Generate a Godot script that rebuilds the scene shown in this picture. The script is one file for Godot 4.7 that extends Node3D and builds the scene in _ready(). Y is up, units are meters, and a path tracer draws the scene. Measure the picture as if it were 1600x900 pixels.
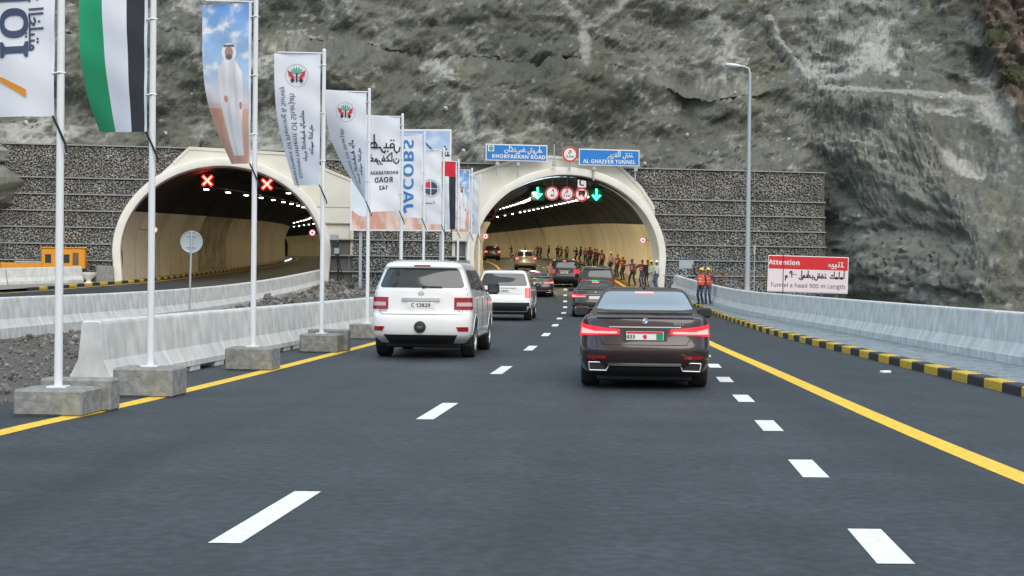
extends Node3D

# ------------------------------------------------------------------ mesh builder
class MB:
	var v := PackedVector3Array()
	var n := PackedVector3Array()
	var c := PackedColorArray()
	var uv := PackedVector2Array()
	var ix := PackedInt32Array()
	var col := Color(1, 1, 1)

	func put(p: Vector3, q: Vector3, t := Vector2.ZERO) -> int:
		v.append(p); n.append(q); c.append(col); uv.append(t)
		return v.size() - 1

	func tri(a: Vector3, b: Vector3, d: Vector3) -> void:
		var q := (d - a).cross(b - a).normalized()
		var i := put(a, q); put(b, q); put(d, q)
		ix.append_array([i, i + 1, i + 2])

	func quad(a: Vector3, b: Vector3, d: Vector3, e: Vector3, t0 := Vector2.ZERO, t1 := Vector2.ONE) -> void:
		var q := (d - a).cross(b - a) + (e - a).cross(d - a)
		q = q.normalized()
		var i := put(a, q, Vector2(t0.x, t1.y)); put(b, q, t0); put(d, q, Vector2(t1.x, t0.y)); put(e, q, t1)
		ix.append_array([i, i + 1, i + 2, i, i + 2, i + 3])

	# smooth sheet through rows of points
	func grid(rows: Array, close := false, flip := false, colors: Array = [], skip = null) -> void:
		var m: int = rows[0].size()
		var k := rows.size()
		var base := v.size()
		for i in k:
			for j in m:
				if colors.size(): col = colors[i][j]
				put(rows[i][j], Vector3.ZERO, Vector2(float(j) / maxf(m - 1, 1), float(i) / maxf(k - 1, 1)))
		var mj := m if close else m - 1
		for i in k - 1:
			for j in mj:
				var a := base + i * m + j
				if skip != null and skip.call(v[a]): continue
				var b := base + (i + 1) * m + j
				var j2 := (j + 1) % m
				var d := base + (i + 1) * m + j2
				var e := base + i * m + j2
				if flip:
					var s := b; b = e; e = s
				var q1 := (v[d] - v[a]).cross(v[b] - v[a])
				var q2 := (v[e] - v[a]).cross(v[d] - v[a])
				n[a] += q1 + q2; n[b] += q1; n[d] += q1 + q2; n[e] += q2
				ix.append_array([a, b, d, a, d, e])
		for i in range(base, v.size()):
			n[i] = n[i].normalized() if n[i].length() > 1e-12 else Vector3.UP

	func box(at: Vector3, s: Vector3, bev := 0.0, b := Basis()) -> void:
		var h := s * 0.5
		if bev <= 0.0:
			for ax in 3:
				for sg in [-1.0, 1.0]:
					var o := Vector3.ZERO; o[ax] = h[ax] * sg
					var p := Vector3.ZERO; p[(ax + 1) % 3] = h[(ax + 1) % 3]
					var q := Vector3.ZERO; q[(ax + 2) % 3] = h[(ax + 2) % 3] * sg
					quad(at + b * (o - p - q), at + b * (o - p + q), at + b * (o + p + q), at + b * (o + p - q))
			return
		var e := Vector3(h.x - bev, h.y - bev, h.z - bev)
		for ax in 3:
			var a1 := (ax + 1) % 3
			var a2 := (ax + 2) % 3
			for sg in [-1.0, 1.0]:
				var o := Vector3.ZERO; o[ax] = h[ax] * sg
				var p := Vector3.ZERO; p[a1] = e[a1]
				var q := Vector3.ZERO; q[a2] = e[a2] * sg
				quad(at + b * (o - p - q), at + b * (o - p + q), at + b * (o + p + q), at + b * (o + p - q))
				for s2 in [-1.0, 1.0]:   # edge between faces ax and a1
					var f := Vector3.ZERO; f[ax] = h[ax] * sg; f[a1] = e[a1] * s2
					var g := Vector3.ZERO; g[ax] = e[ax] * sg; g[a1] = h[a1] * s2
					var r := Vector3.ZERO; r[a2] = e[a2] * sg * s2
					quad(at + b * (f - r), at + b * (f + r), at + b * (g + r), at + b * (g - r))
		for i in 8:
			var s3 := Vector3(1 if i & 1 else -1, 1 if i & 2 else -1, 1 if i & 4 else -1)
			var x := Vector3(h.x, e.y, e.z) * s3
			var y := Vector3(e.x, h.y, e.z) * s3
			var z := Vector3(e.x, e.y, h.z) * s3
			if s3.x * s3.y * s3.z > 0: tri(at + b * x, at + b * z, at + b * y)
			else: tri(at + b * x, at + b * y, at + b * z)

	func tube(path: Array, r: float, sides := 8, r2 := -1.0, caps := true) -> void:
		var rows := []
		var k := path.size()
		var up := Vector3.UP
		var t0: Vector3 = (path[1] - path[0]).normalized()
		if absf(t0.dot(up)) > 0.9: up = Vector3.RIGHT
		var x := t0.cross(up).normalized()
		for i in k:
			var t: Vector3 = (path[mini(i + 1, k - 1)] - path[maxi(i - 1, 0)]).normalized()
			x = (x - t * x.dot(t)).normalized()
			var y := t.cross(x)
			var rr := r if r2 < 0 else lerpf(r, r2, float(i) / (k - 1))
			var row := PackedVector3Array()
			for j in sides:
				var a := TAU * j / sides
				row.append(path[i] + (x * cos(a) + y * sin(a)) * rr)
			rows.append(row)
		grid(rows, true)
		if caps:
			for e in [0, k - 1]:
				for j in range(1, sides - 1):
					if e == 0: tri(rows[e][0], rows[e][j], rows[e][j + 1])
					else: tri(rows[e][0], rows[e][j + 1], rows[e][j])

	# profile of Vector2(radius, height along local y)
	func lathe(prof: Array, xf: Transform3D, sides := 20) -> void:
		var rows := []
		for p in prof:
			var row := PackedVector3Array()
			for j in sides:
				var a := TAU * j / sides
				row.append(xf * Vector3(cos(a) * p.x, p.y, sin(a) * p.x))
			rows.append(row)
		grid(rows, true)

	func ball(at: Vector3, r: Vector3, b := Basis(), k := 8, m := 12) -> void:
		var rows := []
		for i in k + 1:
			var f := PI * i / k
			var row := PackedVector3Array()
			for j in m:
				var a := TAU * j / m
				row.append(at + b * (Vector3(sin(f) * cos(a), cos(f), sin(f) * sin(a)) * r))
			rows.append(row)
		grid(rows, true)

	# flat polygon (2D points) pushed to both sides along the third axis of xf
	func prism(poly: PackedVector2Array, xf: Transform3D, depth: float) -> void:
		var t := Geometry2D.triangulate_polygon(poly)
		for i in range(0, t.size(), 3):
			var q := [poly[t[i]], poly[t[i + 1]], poly[t[i + 2]]]
			tri(xf * Vector3(q[0].x, q[0].y, depth * 0.5), xf * Vector3(q[2].x, q[2].y, depth * 0.5), xf * Vector3(q[1].x, q[1].y, depth * 0.5))
			if depth > 0: tri(xf * Vector3(q[0].x, q[0].y, -depth * 0.5), xf * Vector3(q[1].x, q[1].y, -depth * 0.5), xf * Vector3(q[2].x, q[2].y, -depth * 0.5))
		if depth > 0:
			for i in poly.size():
				var a := poly[i]
				var b := poly[(i + 1) % poly.size()]
				quad(xf * Vector3(a.x, a.y, -depth * 0.5), xf * Vector3(b.x, b.y, -depth * 0.5), xf * Vector3(b.x, b.y, depth * 0.5), xf * Vector3(a.x, a.y, depth * 0.5))

	func mesh() -> ArrayMesh:
		var a := []
		a.resize(Mesh.ARRAY_MAX)
		a[Mesh.ARRAY_VERTEX] = v; a[Mesh.ARRAY_NORMAL] = n; a[Mesh.ARRAY_COLOR] = c; a[Mesh.ARRAY_TEX_UV] = uv; a[Mesh.ARRAY_INDEX] = ix
		var m := ArrayMesh.new()
		m.add_surface_from_arrays(Mesh.PRIMITIVE_TRIANGLES, a)
		return m

# ------------------------------------------------------------------ naming
var used := {}
func numbered(base: String, par: Node) -> String:
	var key := str(par.get_instance_id()) + base
	var k: int = used.get(key, 0)
	used[key] = k + 1
	return base if k == 0 else "%s_%03d" % [base, k]

func thing(called: String, label: String, category: String, at := Vector3.ZERO, turn := 0.0, group := "") -> Node3D:
	var o := Node3D.new()
	o.name = numbered(called, self)
	add_child(o, true)
	o.position = at
	o.rotation.y = turn
	o.set_meta("label", label); o.set_meta("category", category)
	if group != "": o.set_meta("group", group)
	return o

func part(called: String, b: MB, m: Material, par: Node, stuff := false) -> MeshInstance3D:
	return part_mesh(called, b.mesh(), m, par, stuff)

func part_mesh(called: String, me: Mesh, m: Material, par: Node, stuff := false) -> MeshInstance3D:
	var o := MeshInstance3D.new()
	o.name = numbered(called, par)
	o.mesh = me
	o.material_override = m
	par.add_child(o, true)
	if stuff: o.set_meta("kind", "stuff")
	return o

func struct(called: String, b: MB, m: Material) -> MeshInstance3D:
	var o := part(called, b, m, self)
	o.set_meta("kind", "structure")
	return o

func single(called: String, b: MB, m: Material, label: String, category: String, group := "") -> MeshInstance3D:
	var o := part(called, b, m, self)
	o.set_meta("label", label); o.set_meta("category", category)
	if group != "": o.set_meta("group", group)
	return o

func copy_thing(src: Node3D, at: Vector3, turn: float, label: String) -> Node3D:
	var base: String = src.name
	var rx := RegEx.create_from_string("_\\d{3}$")
	base = rx.sub(base, "")
	var o: Node3D = src.duplicate()
	o.name = numbered(base, self)
	add_child(o, true)
	o.position = at; o.rotation.y = turn
	o.set_meta("label", label)
	return o

func scatter(called: String, me: Mesh, m: Material, xfs: Array, cols: Array, par: Node) -> MultiMeshInstance3D:
	var mm := MultiMesh.new()
	mm.transform_format = MultiMesh.TRANSFORM_3D
	mm.use_colors = true
	mm.mesh = me
	mm.instance_count = xfs.size()
	for i in xfs.size():
		mm.set_instance_transform(i, xfs[i])
		mm.set_instance_color(i, cols[i])
	var o := MultiMeshInstance3D.new()
	o.name = numbered(called, par)
	o.multimesh = mm
	o.material_override = m
	par.add_child(o, true)
	o.set_meta("kind", "stuff")
	return o

const NTH := ["first", "second", "third", "fourth", "fifth", "sixth", "seventh", "eighth", "ninth", "tenth", "eleventh", "twelfth", "thirteenth", "fourteenth", "fifteenth", "sixteenth", "seventeenth", "eighteenth", "nineteenth", "twentieth", "twenty-first", "twenty-second", "twenty-third", "twenty-fourth", "twenty-fifth", "twenty-sixth", "twenty-seventh", "twenty-eighth", "twenty-ninth", "thirtieth", "thirty-first", "thirty-second", "thirty-third", "thirty-fourth", "thirty-fifth", "thirty-sixth", "thirty-seventh", "thirty-eighth", "thirty-ninth", "fortieth", "forty-first", "forty-second", "forty-third", "forty-fourth", "forty-fifth", "forty-sixth", "forty-seventh", "forty-eighth", "forty-ninth", "fiftieth", "fifty-first", "fifty-second", "fifty-third", "fifty-fourth", "fifty-fifth", "fifty-sixth", "fifty-seventh", "fifty-eighth"]

# ------------------------------------------------------------------ materials
var M := {}
var rng := RandomNumberGenerator.new()

func srgb(c: Color) -> Color:
	var k := c.linear_to_srgb()
	k.a = c.a
	return k

func mk(called: String, c: Color, rough := 0.7, metal := 0.0, spec := 0.5) -> StandardMaterial3D:
	var m := StandardMaterial3D.new()
	m.resource_name = called
	m.albedo_color = srgb(c)
	m.roughness = rough
	m.metallic = metal
	m.metallic_specular = spec
	m.cull_mode = BaseMaterial3D.CULL_DISABLED
	M[called] = m
	return m

func noise_tex(sd: int, freq: float, lo: Color, hi: Color, oct := 5, size := 512, kind := FastNoiseLite.TYPE_SIMPLEX_SMOOTH, mid := -1.0, ridged := false) -> NoiseTexture2D:
	var f := FastNoiseLite.new()
	f.seed = sd; f.noise_type = kind; f.frequency = freq
	f.fractal_type = FastNoiseLite.FRACTAL_RIDGED if ridged else FastNoiseLite.FRACTAL_FBM
	f.fractal_octaves = oct
	var t := NoiseTexture2D.new()
	t.width = size; t.height = size; t.seamless = true; t.noise = f; t.generate_mipmaps = false
	var g := Gradient.new()
	g.set_color(0, srgb(lo)); g.set_color(1, srgb(hi))
	if mid >= 0.0: g.add_point(mid, srgb(lo.lerp(hi, 0.35)))
	t.color_ramp = g
	return t

# a surface whose colour wanders between lo and hi every `span` metres, with a relief in centimetres
func rough_mat(called: String, sd: int, lo: Color, hi: Color, span: float, rough := 0.9, relief := 0.0, freq := 0.012, world := true) -> StandardMaterial3D:
	var m := mk(called, Color(1, 1, 1), rough)
	m.albedo_texture = noise_tex(sd, freq, lo, hi)
	m.uv1_triplanar = true
	m.uv1_world_triplanar = world
	m.uv1_scale = Vector3.ONE / span
	if relief > 0.0:
		m.heightmap_enabled = true
		m.heightmap_texture = noise_tex(sd + 7, freq * 2.0, Color(0, 0, 0), Color(1, 1, 1))
		m.heightmap_scale = relief
	return m

func glow(called: String, c: Color, e: float, base := Color(0.6, 0.6, 0.6)) -> StandardMaterial3D:
	var m := mk(called, base, 0.4)
	m.emission_enabled = true
	m.emission = srgb(c)
	m.emission_energy_multiplier = e
	return m

# ------------------------------------------------------------------ the lie of the land
func P(x: float, y: float, d: float) -> Vector3:
	return Vector3(x, y, -d)

func gr(d: float) -> float:      # height of the right carriageway at distance d
	if d < 60.0: return 0.0
	if d < 92.0: return 0.00055 * (d - 60.0) ** 2
	if d < 130.0: return 0.5632 + 0.0352 * (d - 92.0)
	if d < 230.0: return 1.9008 + 0.0352 * (d - 130.0) - 0.000121 * (d - 130.0) ** 2
	return 4.2108 + 0.011 * (d - 230.0)

func gl(d: float) -> float:      # the left carriageway lies a little higher
	if d > 93.0: return 0.9984 + 0.0275 * (d - 93.0) - 0.00004 * (d - 93.0) ** 2
	return gr(d) + 0.4 * smoothstep(45.0, 90.0, d)

func tab(t: Array, d: float) -> float:
	var k := t.size()
	if d <= t[0].x: return t[0].y + (d - t[0].x) * (t[1].y - t[0].y) / (t[1].x - t[0].x)
	if d >= t[k - 1].x: return t[k - 1].y + (d - t[k - 1].x) * (t[k - 1].y - t[k - 2].y) / (t[k - 1].x - t[k - 2].x)
	var i := 0
	while t[i + 1].x < d: i += 1
	var h: float = t[i + 1].x - t[i].x
	var u: float = (d - t[i].x) / h
	var m0: float = (t[i + 1].y - t[maxi(i - 1, 0)].y) / (t[i + 1].x - t[maxi(i - 1, 0)].x)
	var m1: float = (t[mini(i + 2, k - 1)].y - t[i].y) / (t[mini(i + 2, k - 1)].x - t[i].x)
	return (2 * u ** 3 - 3 * u ** 2 + 1) * t[i].y + (u ** 3 - 2 * u ** 2 + u) * h * m0 + (-2 * u ** 3 + 3 * u ** 2) * t[i + 1].y + (u ** 3 - u ** 2) * h * m1

func cr(d: float) -> float:      # middle of the right tunnel
	var t := d - 97.0
	return 3.45 + 0.02 * t - 0.0006 * t * t

func cl(d: float) -> float:      # middle of the left tunnel
	var t := d - 93.0
	return -17.85 + 0.02 * t - 0.00075 * t * t

func dp(x: float) -> float:      # the portal plane
	return 97.0 + 0.2 * (x - 3.45)

const T_LINE_L := [Vector2(2, -6.0), Vector2(10, -5.5), Vector2(15.2, -5.17), Vector2(18.5, -4.75), Vector2(24.5, -4.16), Vector2(29.5, -3.74), Vector2(35.8, -3.23), Vector2(44, -2.68), Vector2(56, -1.98), Vector2(68, -1.4), Vector2(80, -1.1), Vector2(97, -1.0)]
const T_DASH := [Vector2(10, -1.65), Vector2(18.1, -0.88), Vector2(26, -0.17), Vector2(33.8, 0.42), Vector2(41.9, 0.96), Vector2(50.1, 1.46), Vector2(60.3, 1.96), Vector2(67.8, 2.38), Vector2(76, 2.7), Vector2(87, 3.08), Vector2(97, 3.45)]
const T_DASH_R := [Vector2(5, 1.95), Vector2(13, 2.58), Vector2(16.9, 2.89), Vector2(20.6, 3.18), Vector2(24.3, 3.45), Vector2(28.1, 3.79), Vector2(36, 4.4), Vector2(46, 5.0)]
const T_LINE_R := [Vector2(2, 4.3), Vector2(12.8, 4.28), Vector2(17.7, 4.36), Vector2(27.5, 4.66), Vector2(36.3, 4.92), Vector2(45, 5.3), Vector2(57, 5.9), Vector2(70, 6.7), Vector2(85, 7.35), Vector2(97, 7.6)]
const T_KERB := [Vector2(5, 7.2), Vector2(21, 7.25), Vector2(30, 7.35), Vector2(42, 7.5), Vector2(50, 7.85), Vector2(60, 8.45), Vector2(72, 9.15), Vector2(80, 9.2), Vector2(88, 8.7), Vector2(97, 8.1)]
const T_BAR_R := [Vector2(10, 9.15), Vector2(20, 9.2), Vector2(27, 9.3), Vector2(40, 9.5), Vector2(55, 9.75), Vector2(68, 10.2), Vector2(80, 10.5), Vector2(95, 10.45)]
const T_BAR_L := [Vector2(20, -5.95), Vector2(25, -5.6), Vector2(31, -5.1), Vector2(37.5, -4.65), Vector2(44, -4.2), Vector2(56, -3.45), Vector2(65, -2.75), Vector2(74, -2.6), Vector2(90, -2.9)]
const T_BAR_M := [Vector2(25, -13.4), Vector2(38, -13.0), Vector2(56, -12.3), Vector2(75, -11.8), Vector2(93, -11.5)]
const T_KERB_L := [Vector2(40, -40), Vector2(60, -33), Vector2(72, -28), Vector2(80, -25.6), Vector2(85, -24.7), Vector2(92, -23.2), Vector2(97, -22.8)]

func line_l(d: float) -> float: return tab(T_LINE_L, d) if d < 97 else cr(d) - 4.45
func dash_l(d: float) -> float: return tab(T_DASH, d) if d < 97 else cr(d)
func line_r(d: float) -> float: return tab(T_LINE_R, d) if d < 97 else cr(d) + 4.15
func kerb_r(d: float) -> float: return tab(T_KERB, d) if d < 97 else cr(d) + 4.65
func kerb_l(d: float) -> float: return tab(T_KERB_L, d) if d < 97 else cl(d) - 5.0

func ground(x: float, d: float) -> float:   # the bare earth around the roads
	var s := smoothstep(-5.5, -12.0, x)
	var h := lerpf(gr(minf(d, 105)), gl(minf(d, 105)), s)
	if x > -12.5 and x < -3.0:
		var w := smoothstep(-12.5, -11.0, x) * smoothstep(-3.4, -5.5, x)
		h += w * (0.55 * exp(-((x + 9.3) ** 2) / 3.0 - ((d - 64) ** 2) / 90.0) + 0.5 * exp(-((x + 7.0) ** 2) / 3.0 - ((d - 80) ** 2) / 50.0) + 0.35 * exp(-((x + 10.5) ** 2) / 2.0 - ((d - 88) ** 2) / 30.0))
	if x > 9.5:
		h += 0.25 * smoothstep(9.9, 11.0, x) - 0.6 * smoothstep(13.5, 19.0, x)
	if x < -26.0 and d > 55: h += 0.1
	return h

func _ready() -> void:
	rng.seed = 7
	# camera ---------------------------------------------------------------
	var cam := Camera3D.new()
	cam.position = Vector3(0, 1.65, 0)
	cam.rotation_degrees = Vector3(-0.49, 0, 0.6)
	cam.fov = 21.684
	cam.near = 0.1
	cam.far = 2000.0
	cam.current = true
	add_child(cam)
	# sky: bright even overcast -------------------------------------------
	var env := Environment.new()
	env.background_mode = Environment.BG_SKY
	var sky := Sky.new()
	var sm := ProceduralSkyMaterial.new()
	sm.sky_top_color = Color(0.77, 0.88, 0.98)
	sm.sky_horizon_color = Color(0.83, 0.91, 0.99)
	sm.sky_curve = 0.2
	sm.ground_bottom_color = Color(0.2, 0.2, 0.2)
	sm.ground_horizon_color = Color(0.55, 0.58, 0.6)
	sm.sun_angle_max = 1.0
	var cov := noise_tex(61, 0.006, Color(0, 0, 0), Color(0.45, 0.45, 0.45), 5, 512)
	sm.sky_cover = cov
	sm.sky_cover_modulate = Color(1, 1, 1, 0.35)
	sky.sky_material = sm
	env.sky = sky
	env.background_energy_multiplier = 1.0
	env.tonemap_mode = Environment.TONE_MAPPER_LINEAR
	env.tonemap_exposure = 1.55
	env.sdfgi_enabled = true
	env.ssao_enabled = true
	env.ssil_enabled = true
	var we := WorldEnvironment.new()
	we.environment = env
	add_child(we)
	var sun := DirectionalLight3D.new()
	sun.light_energy = 0.5
	sun.light_color = Color(1.0, 0.985, 0.96)
	sun.light_angular_distance = 55.0
	sun.shadow_enabled = true
	sun.rotation_degrees = Vector3(-46, 24, 0)
	add_child(sun)

	materials()
	ground_and_roads()
	kerbs()
	cliff()
	portals()
	tunnels()
	gabions()
	barriers()
	tunnel_signs()
	flags()
	street_furniture()
	cars()
	people()
	loose_things()

func materials() -> void:
	var a := rough_mat("asphalt", 1, Color(0.028, 0.038, 0.047), Color(0.050, 0.063, 0.076), 7.0, 0.62, 0.0, 0.008)
	a.vertex_color_use_as_albedo = true
	a.detail_enabled = true
	a.detail_blend_mode = BaseMaterial3D.BLEND_MODE_MUL
	a.detail_albedo = noise_tex(3, 0.09, Color(0.45, 0.45, 0.45), Color(1.15, 1.15, 1.15), 3)
	a.uv2_triplanar = true; a.uv2_world_triplanar = true; a.uv2_scale = Vector3.ONE / 1.3
	a.heightmap_enabled = true
	a.heightmap_texture = noise_tex(4, 0.12, Color(0, 0, 0), Color(1, 1, 1), 3)
	a.heightmap_scale = 1.2
	rough_mat("yellow_paint", 11, Color(0.66, 0.42, 0.03), Color(0.92, 0.63, 0.06), 1.6, 0.6, 0.0, 0.03)
	rough_mat("white_paint", 12, Color(0.60, 0.62, 0.64), Color(0.90, 0.90, 0.90), 1.4, 0.6, 0.0, 0.03)
	rough_mat("black_paint", 13, Color(0.022, 0.024, 0.028), Color(0.05, 0.052, 0.056), 1.4, 0.6, 0.0, 0.02)
	rough_mat("kerb_yellow", 14, Color(0.50, 0.33, 0.03), Color(0.76, 0.52, 0.06), 1.1, 0.6, 0.6, 0.02)
	var cm := rough_mat("concrete", 20, Color(0.58, 0.61, 0.62), Color(0.76, 0.77, 0.77), 3.2, 0.85, 0.8, 0.014)
	cm.uv1_scale = Vector3(0.30, 0.16, 0.30)
	cm.detail_enabled = true
	cm.detail_blend_mode = BaseMaterial3D.BLEND_MODE_MUL
	cm.detail_albedo = noise_tex(21, 0.02, Color(0.70, 0.70, 0.68), Color(1.08, 1.08, 1.08), 5)
	cm.uv2_triplanar = true; cm.uv2_world_triplanar = true; cm.uv2_scale = Vector3.ONE / 2.3
	rough_mat("concrete_dull", 22, Color(0.16, 0.17, 0.165), Color(0.33, 0.33, 0.32), 1.3, 0.9, 0.8, 0.014)
	rough_mat("portal_cream", 24, Color(0.60, 0.59, 0.525), Color(0.71, 0.70, 0.635), 9.0, 0.75, 0.5, 0.01)
	rough_mat("ring_white", 26, Color(0.72, 0.71, 0.66), Color(0.82, 0.81, 0.77), 6.0, 0.6, 0.3, 0.01)
	rough_mat("gravel", 28, Color(0.075, 0.072, 0.066), Color(0.20, 0.185, 0.165), 3.0, 0.95, 8.0, 0.04)
	rough_mat("paving", 32, Color(0.16, 0.20, 0.23), Color(0.26, 0.31, 0.34), 3.0, 0.85, 0.5, 0.02)
	var cf := rough_mat("cliff_face", 34, Color(0.60, 0.60, 0.60), Color(1, 1, 1), 2.7, 0.92, 8.0, 0.014)
	cf.vertex_color_use_as_albedo = true
	cf.heightmap_texture = noise_tex(38, 0.016, Color(0, 0, 0), Color(1, 1, 1), 6, 512, FastNoiseLite.TYPE_SIMPLEX_SMOOTH)
	var st := mk("stones", Color(1, 1, 1), 0.9)
	st.vertex_color_use_as_albedo = true
	rough_mat("gabion_dark", 40, Color(0.10, 0.104, 0.10), Color(0.15, 0.15, 0.145), 2.0, 1.0)
	rough_mat("wire", 52, Color(0.20, 0.22, 0.22), Color(0.40, 0.42, 0.42), 1.5, 0.8, 1.0, 0.02)
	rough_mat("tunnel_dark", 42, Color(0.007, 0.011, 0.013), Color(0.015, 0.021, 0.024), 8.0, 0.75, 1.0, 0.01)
	rough_mat("cladding", 44, Color(0.60, 0.56, 0.45), Color(0.70, 0.66, 0.55), 5.0, 0.5, 0.0, 0.008)
	rough_mat("cladding_dull", 46, Color(0.52, 0.47, 0.36), Color(0.64, 0.60, 0.48), 4.0, 0.5, 0.0, 0.008)
	rough_mat("cladding_sooty", 48, Color(0.20, 0.18, 0.14), Color(0.55, 0.50, 0.38), 6.0, 0.6, 0.0, 0.006)
	mk("joint_dark", Color(0.08, 0.07, 0.05), 0.9)
	mk("pole_white", Color(0.70, 0.73, 0.77), 0.35)
	mk("galvanised", Color(0.42, 0.46, 0.50), 0.42, 0.35)
	mk("dark_metal", Color(0.03, 0.032, 0.035), 0.5, 0.2)
	mk("rubber", Color(0.016, 0.017, 0.018), 0.85)
	mk("black_plastic", Color(0.02, 0.021, 0.023), 0.55)
	mk("chrome", Color(0.62, 0.63, 0.65), 0.18, 0.9)
	mk("alloy", Color(0.36, 0.37, 0.38), 0.35, 0.6)
	var g := mk("car_glass", Color(0.03, 0.04, 0.046), 0.04, 0.08, 0.62)
	g.clearcoat_enabled = false
	var gm := mk("mirror_glass", Color(0.27, 0.28, 0.28), 0.05, 0.85)
	gm.metallic_specular = 0.7
	mk("print_black", Color(0.03, 0.03, 0.035), 0.7)
	mk("print_navy", Color(0.05, 0.07, 0.14), 0.7)
	mk("print_blue", Color(0.05, 0.20, 0.52), 0.7)
	mk("print_red", Color(0.62, 0.035, 0.05), 0.7)
	mk("print_green", Color(0.0, 0.30, 0.14), 0.7)
	mk("print_grey", Color(0.14, 0.16, 0.20), 0.7)
	mk("print_pale", Color(0.42, 0.45, 0.50), 0.7)
	mk("print_white", Color(0.80, 0.80, 0.80), 0.6)
	mk("sign_blue", Color(0.01, 0.20, 0.62), 0.4)
	mk("sign_white", Color(0.78, 0.79, 0.80), 0.4)
	mk("sign_red", Color(0.62, 0.02, 0.03), 0.4)
	mk("sign_pink", Color(0.76, 0.66, 0.70), 0.45)
	mk("sign_back", Color(0.40, 0.46, 0.50), 0.4, 0.4)
	mk("machine_orange", Color(0.72, 0.29, 0.015), 0.5)
	mk("fan_red", Color(0.35, 0.02, 0.02), 0.5)
	mk("leaf", Color(0.09, 0.13, 0.05), 0.8)
	mk("twig", Color(0.26, 0.20, 0.13), 0.9)
	mk("wood", Color(0.15, 0.10, 0.065), 0.85)
	glow("lamp_glow", Color(1.0, 0.93, 0.80), 9.0)
	glow("green_glow", Color(0.06, 1.0, 0.62), 2.6, Color(0.1, 0.6, 0.4))
	glow("red_glow", Color(1.0, 0.03, 0.035), 1.3, Color(0.7, 0.1, 0.08))
	glow("red_hot", Color(1.0, 0.62, 0.40), 1.6, Color(0.7, 0.1, 0.08))
	glow("lit_white", Color(1.0, 0.86, 0.88), 0.45, Color(0.75, 0.68, 0.70))
	glow("lit_red", Color(0.9, 0.02, 0.05), 0.35, Color(0.6, 0.02, 0.03))
	glow("brake_lit", Color(1.0, 0.02, 0.05), 0.55, Color(0.5, 0.01, 0.015))
	glow("brake_core", Color(1.0, 0.24, 0.23), 1.5, Color(0.6, 0.1, 0.08))
	mk("lamp_red", Color(0.30, 0.012, 0.02), 0.12)
	mk("lamp_clear", Color(0.55, 0.42, 0.44), 0.12)

# a strip that runs along the road; xs(d) are its columns
func strip(b: MB, d0: float, d1: float, step: float, x0: Callable, x1: Callable, h: Callable, lift: float, cols := 2) -> void:
	var rows := []
	var k := maxi(1, int(ceil((d1 - d0) / step)))
	for i in k + 1:
		var d := lerpf(d0, d1, float(i) / k)
		var row := PackedVector3Array()
		var a: float = x0.call(d)
		var e: float = x1.call(d)
		for j in cols:
			var x := lerpf(a, e, float(j) / (cols - 1))
			row.append(P(x, h.call(d) + lift, d))
		rows.append(row)
	b.grid(rows, false, true)

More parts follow.
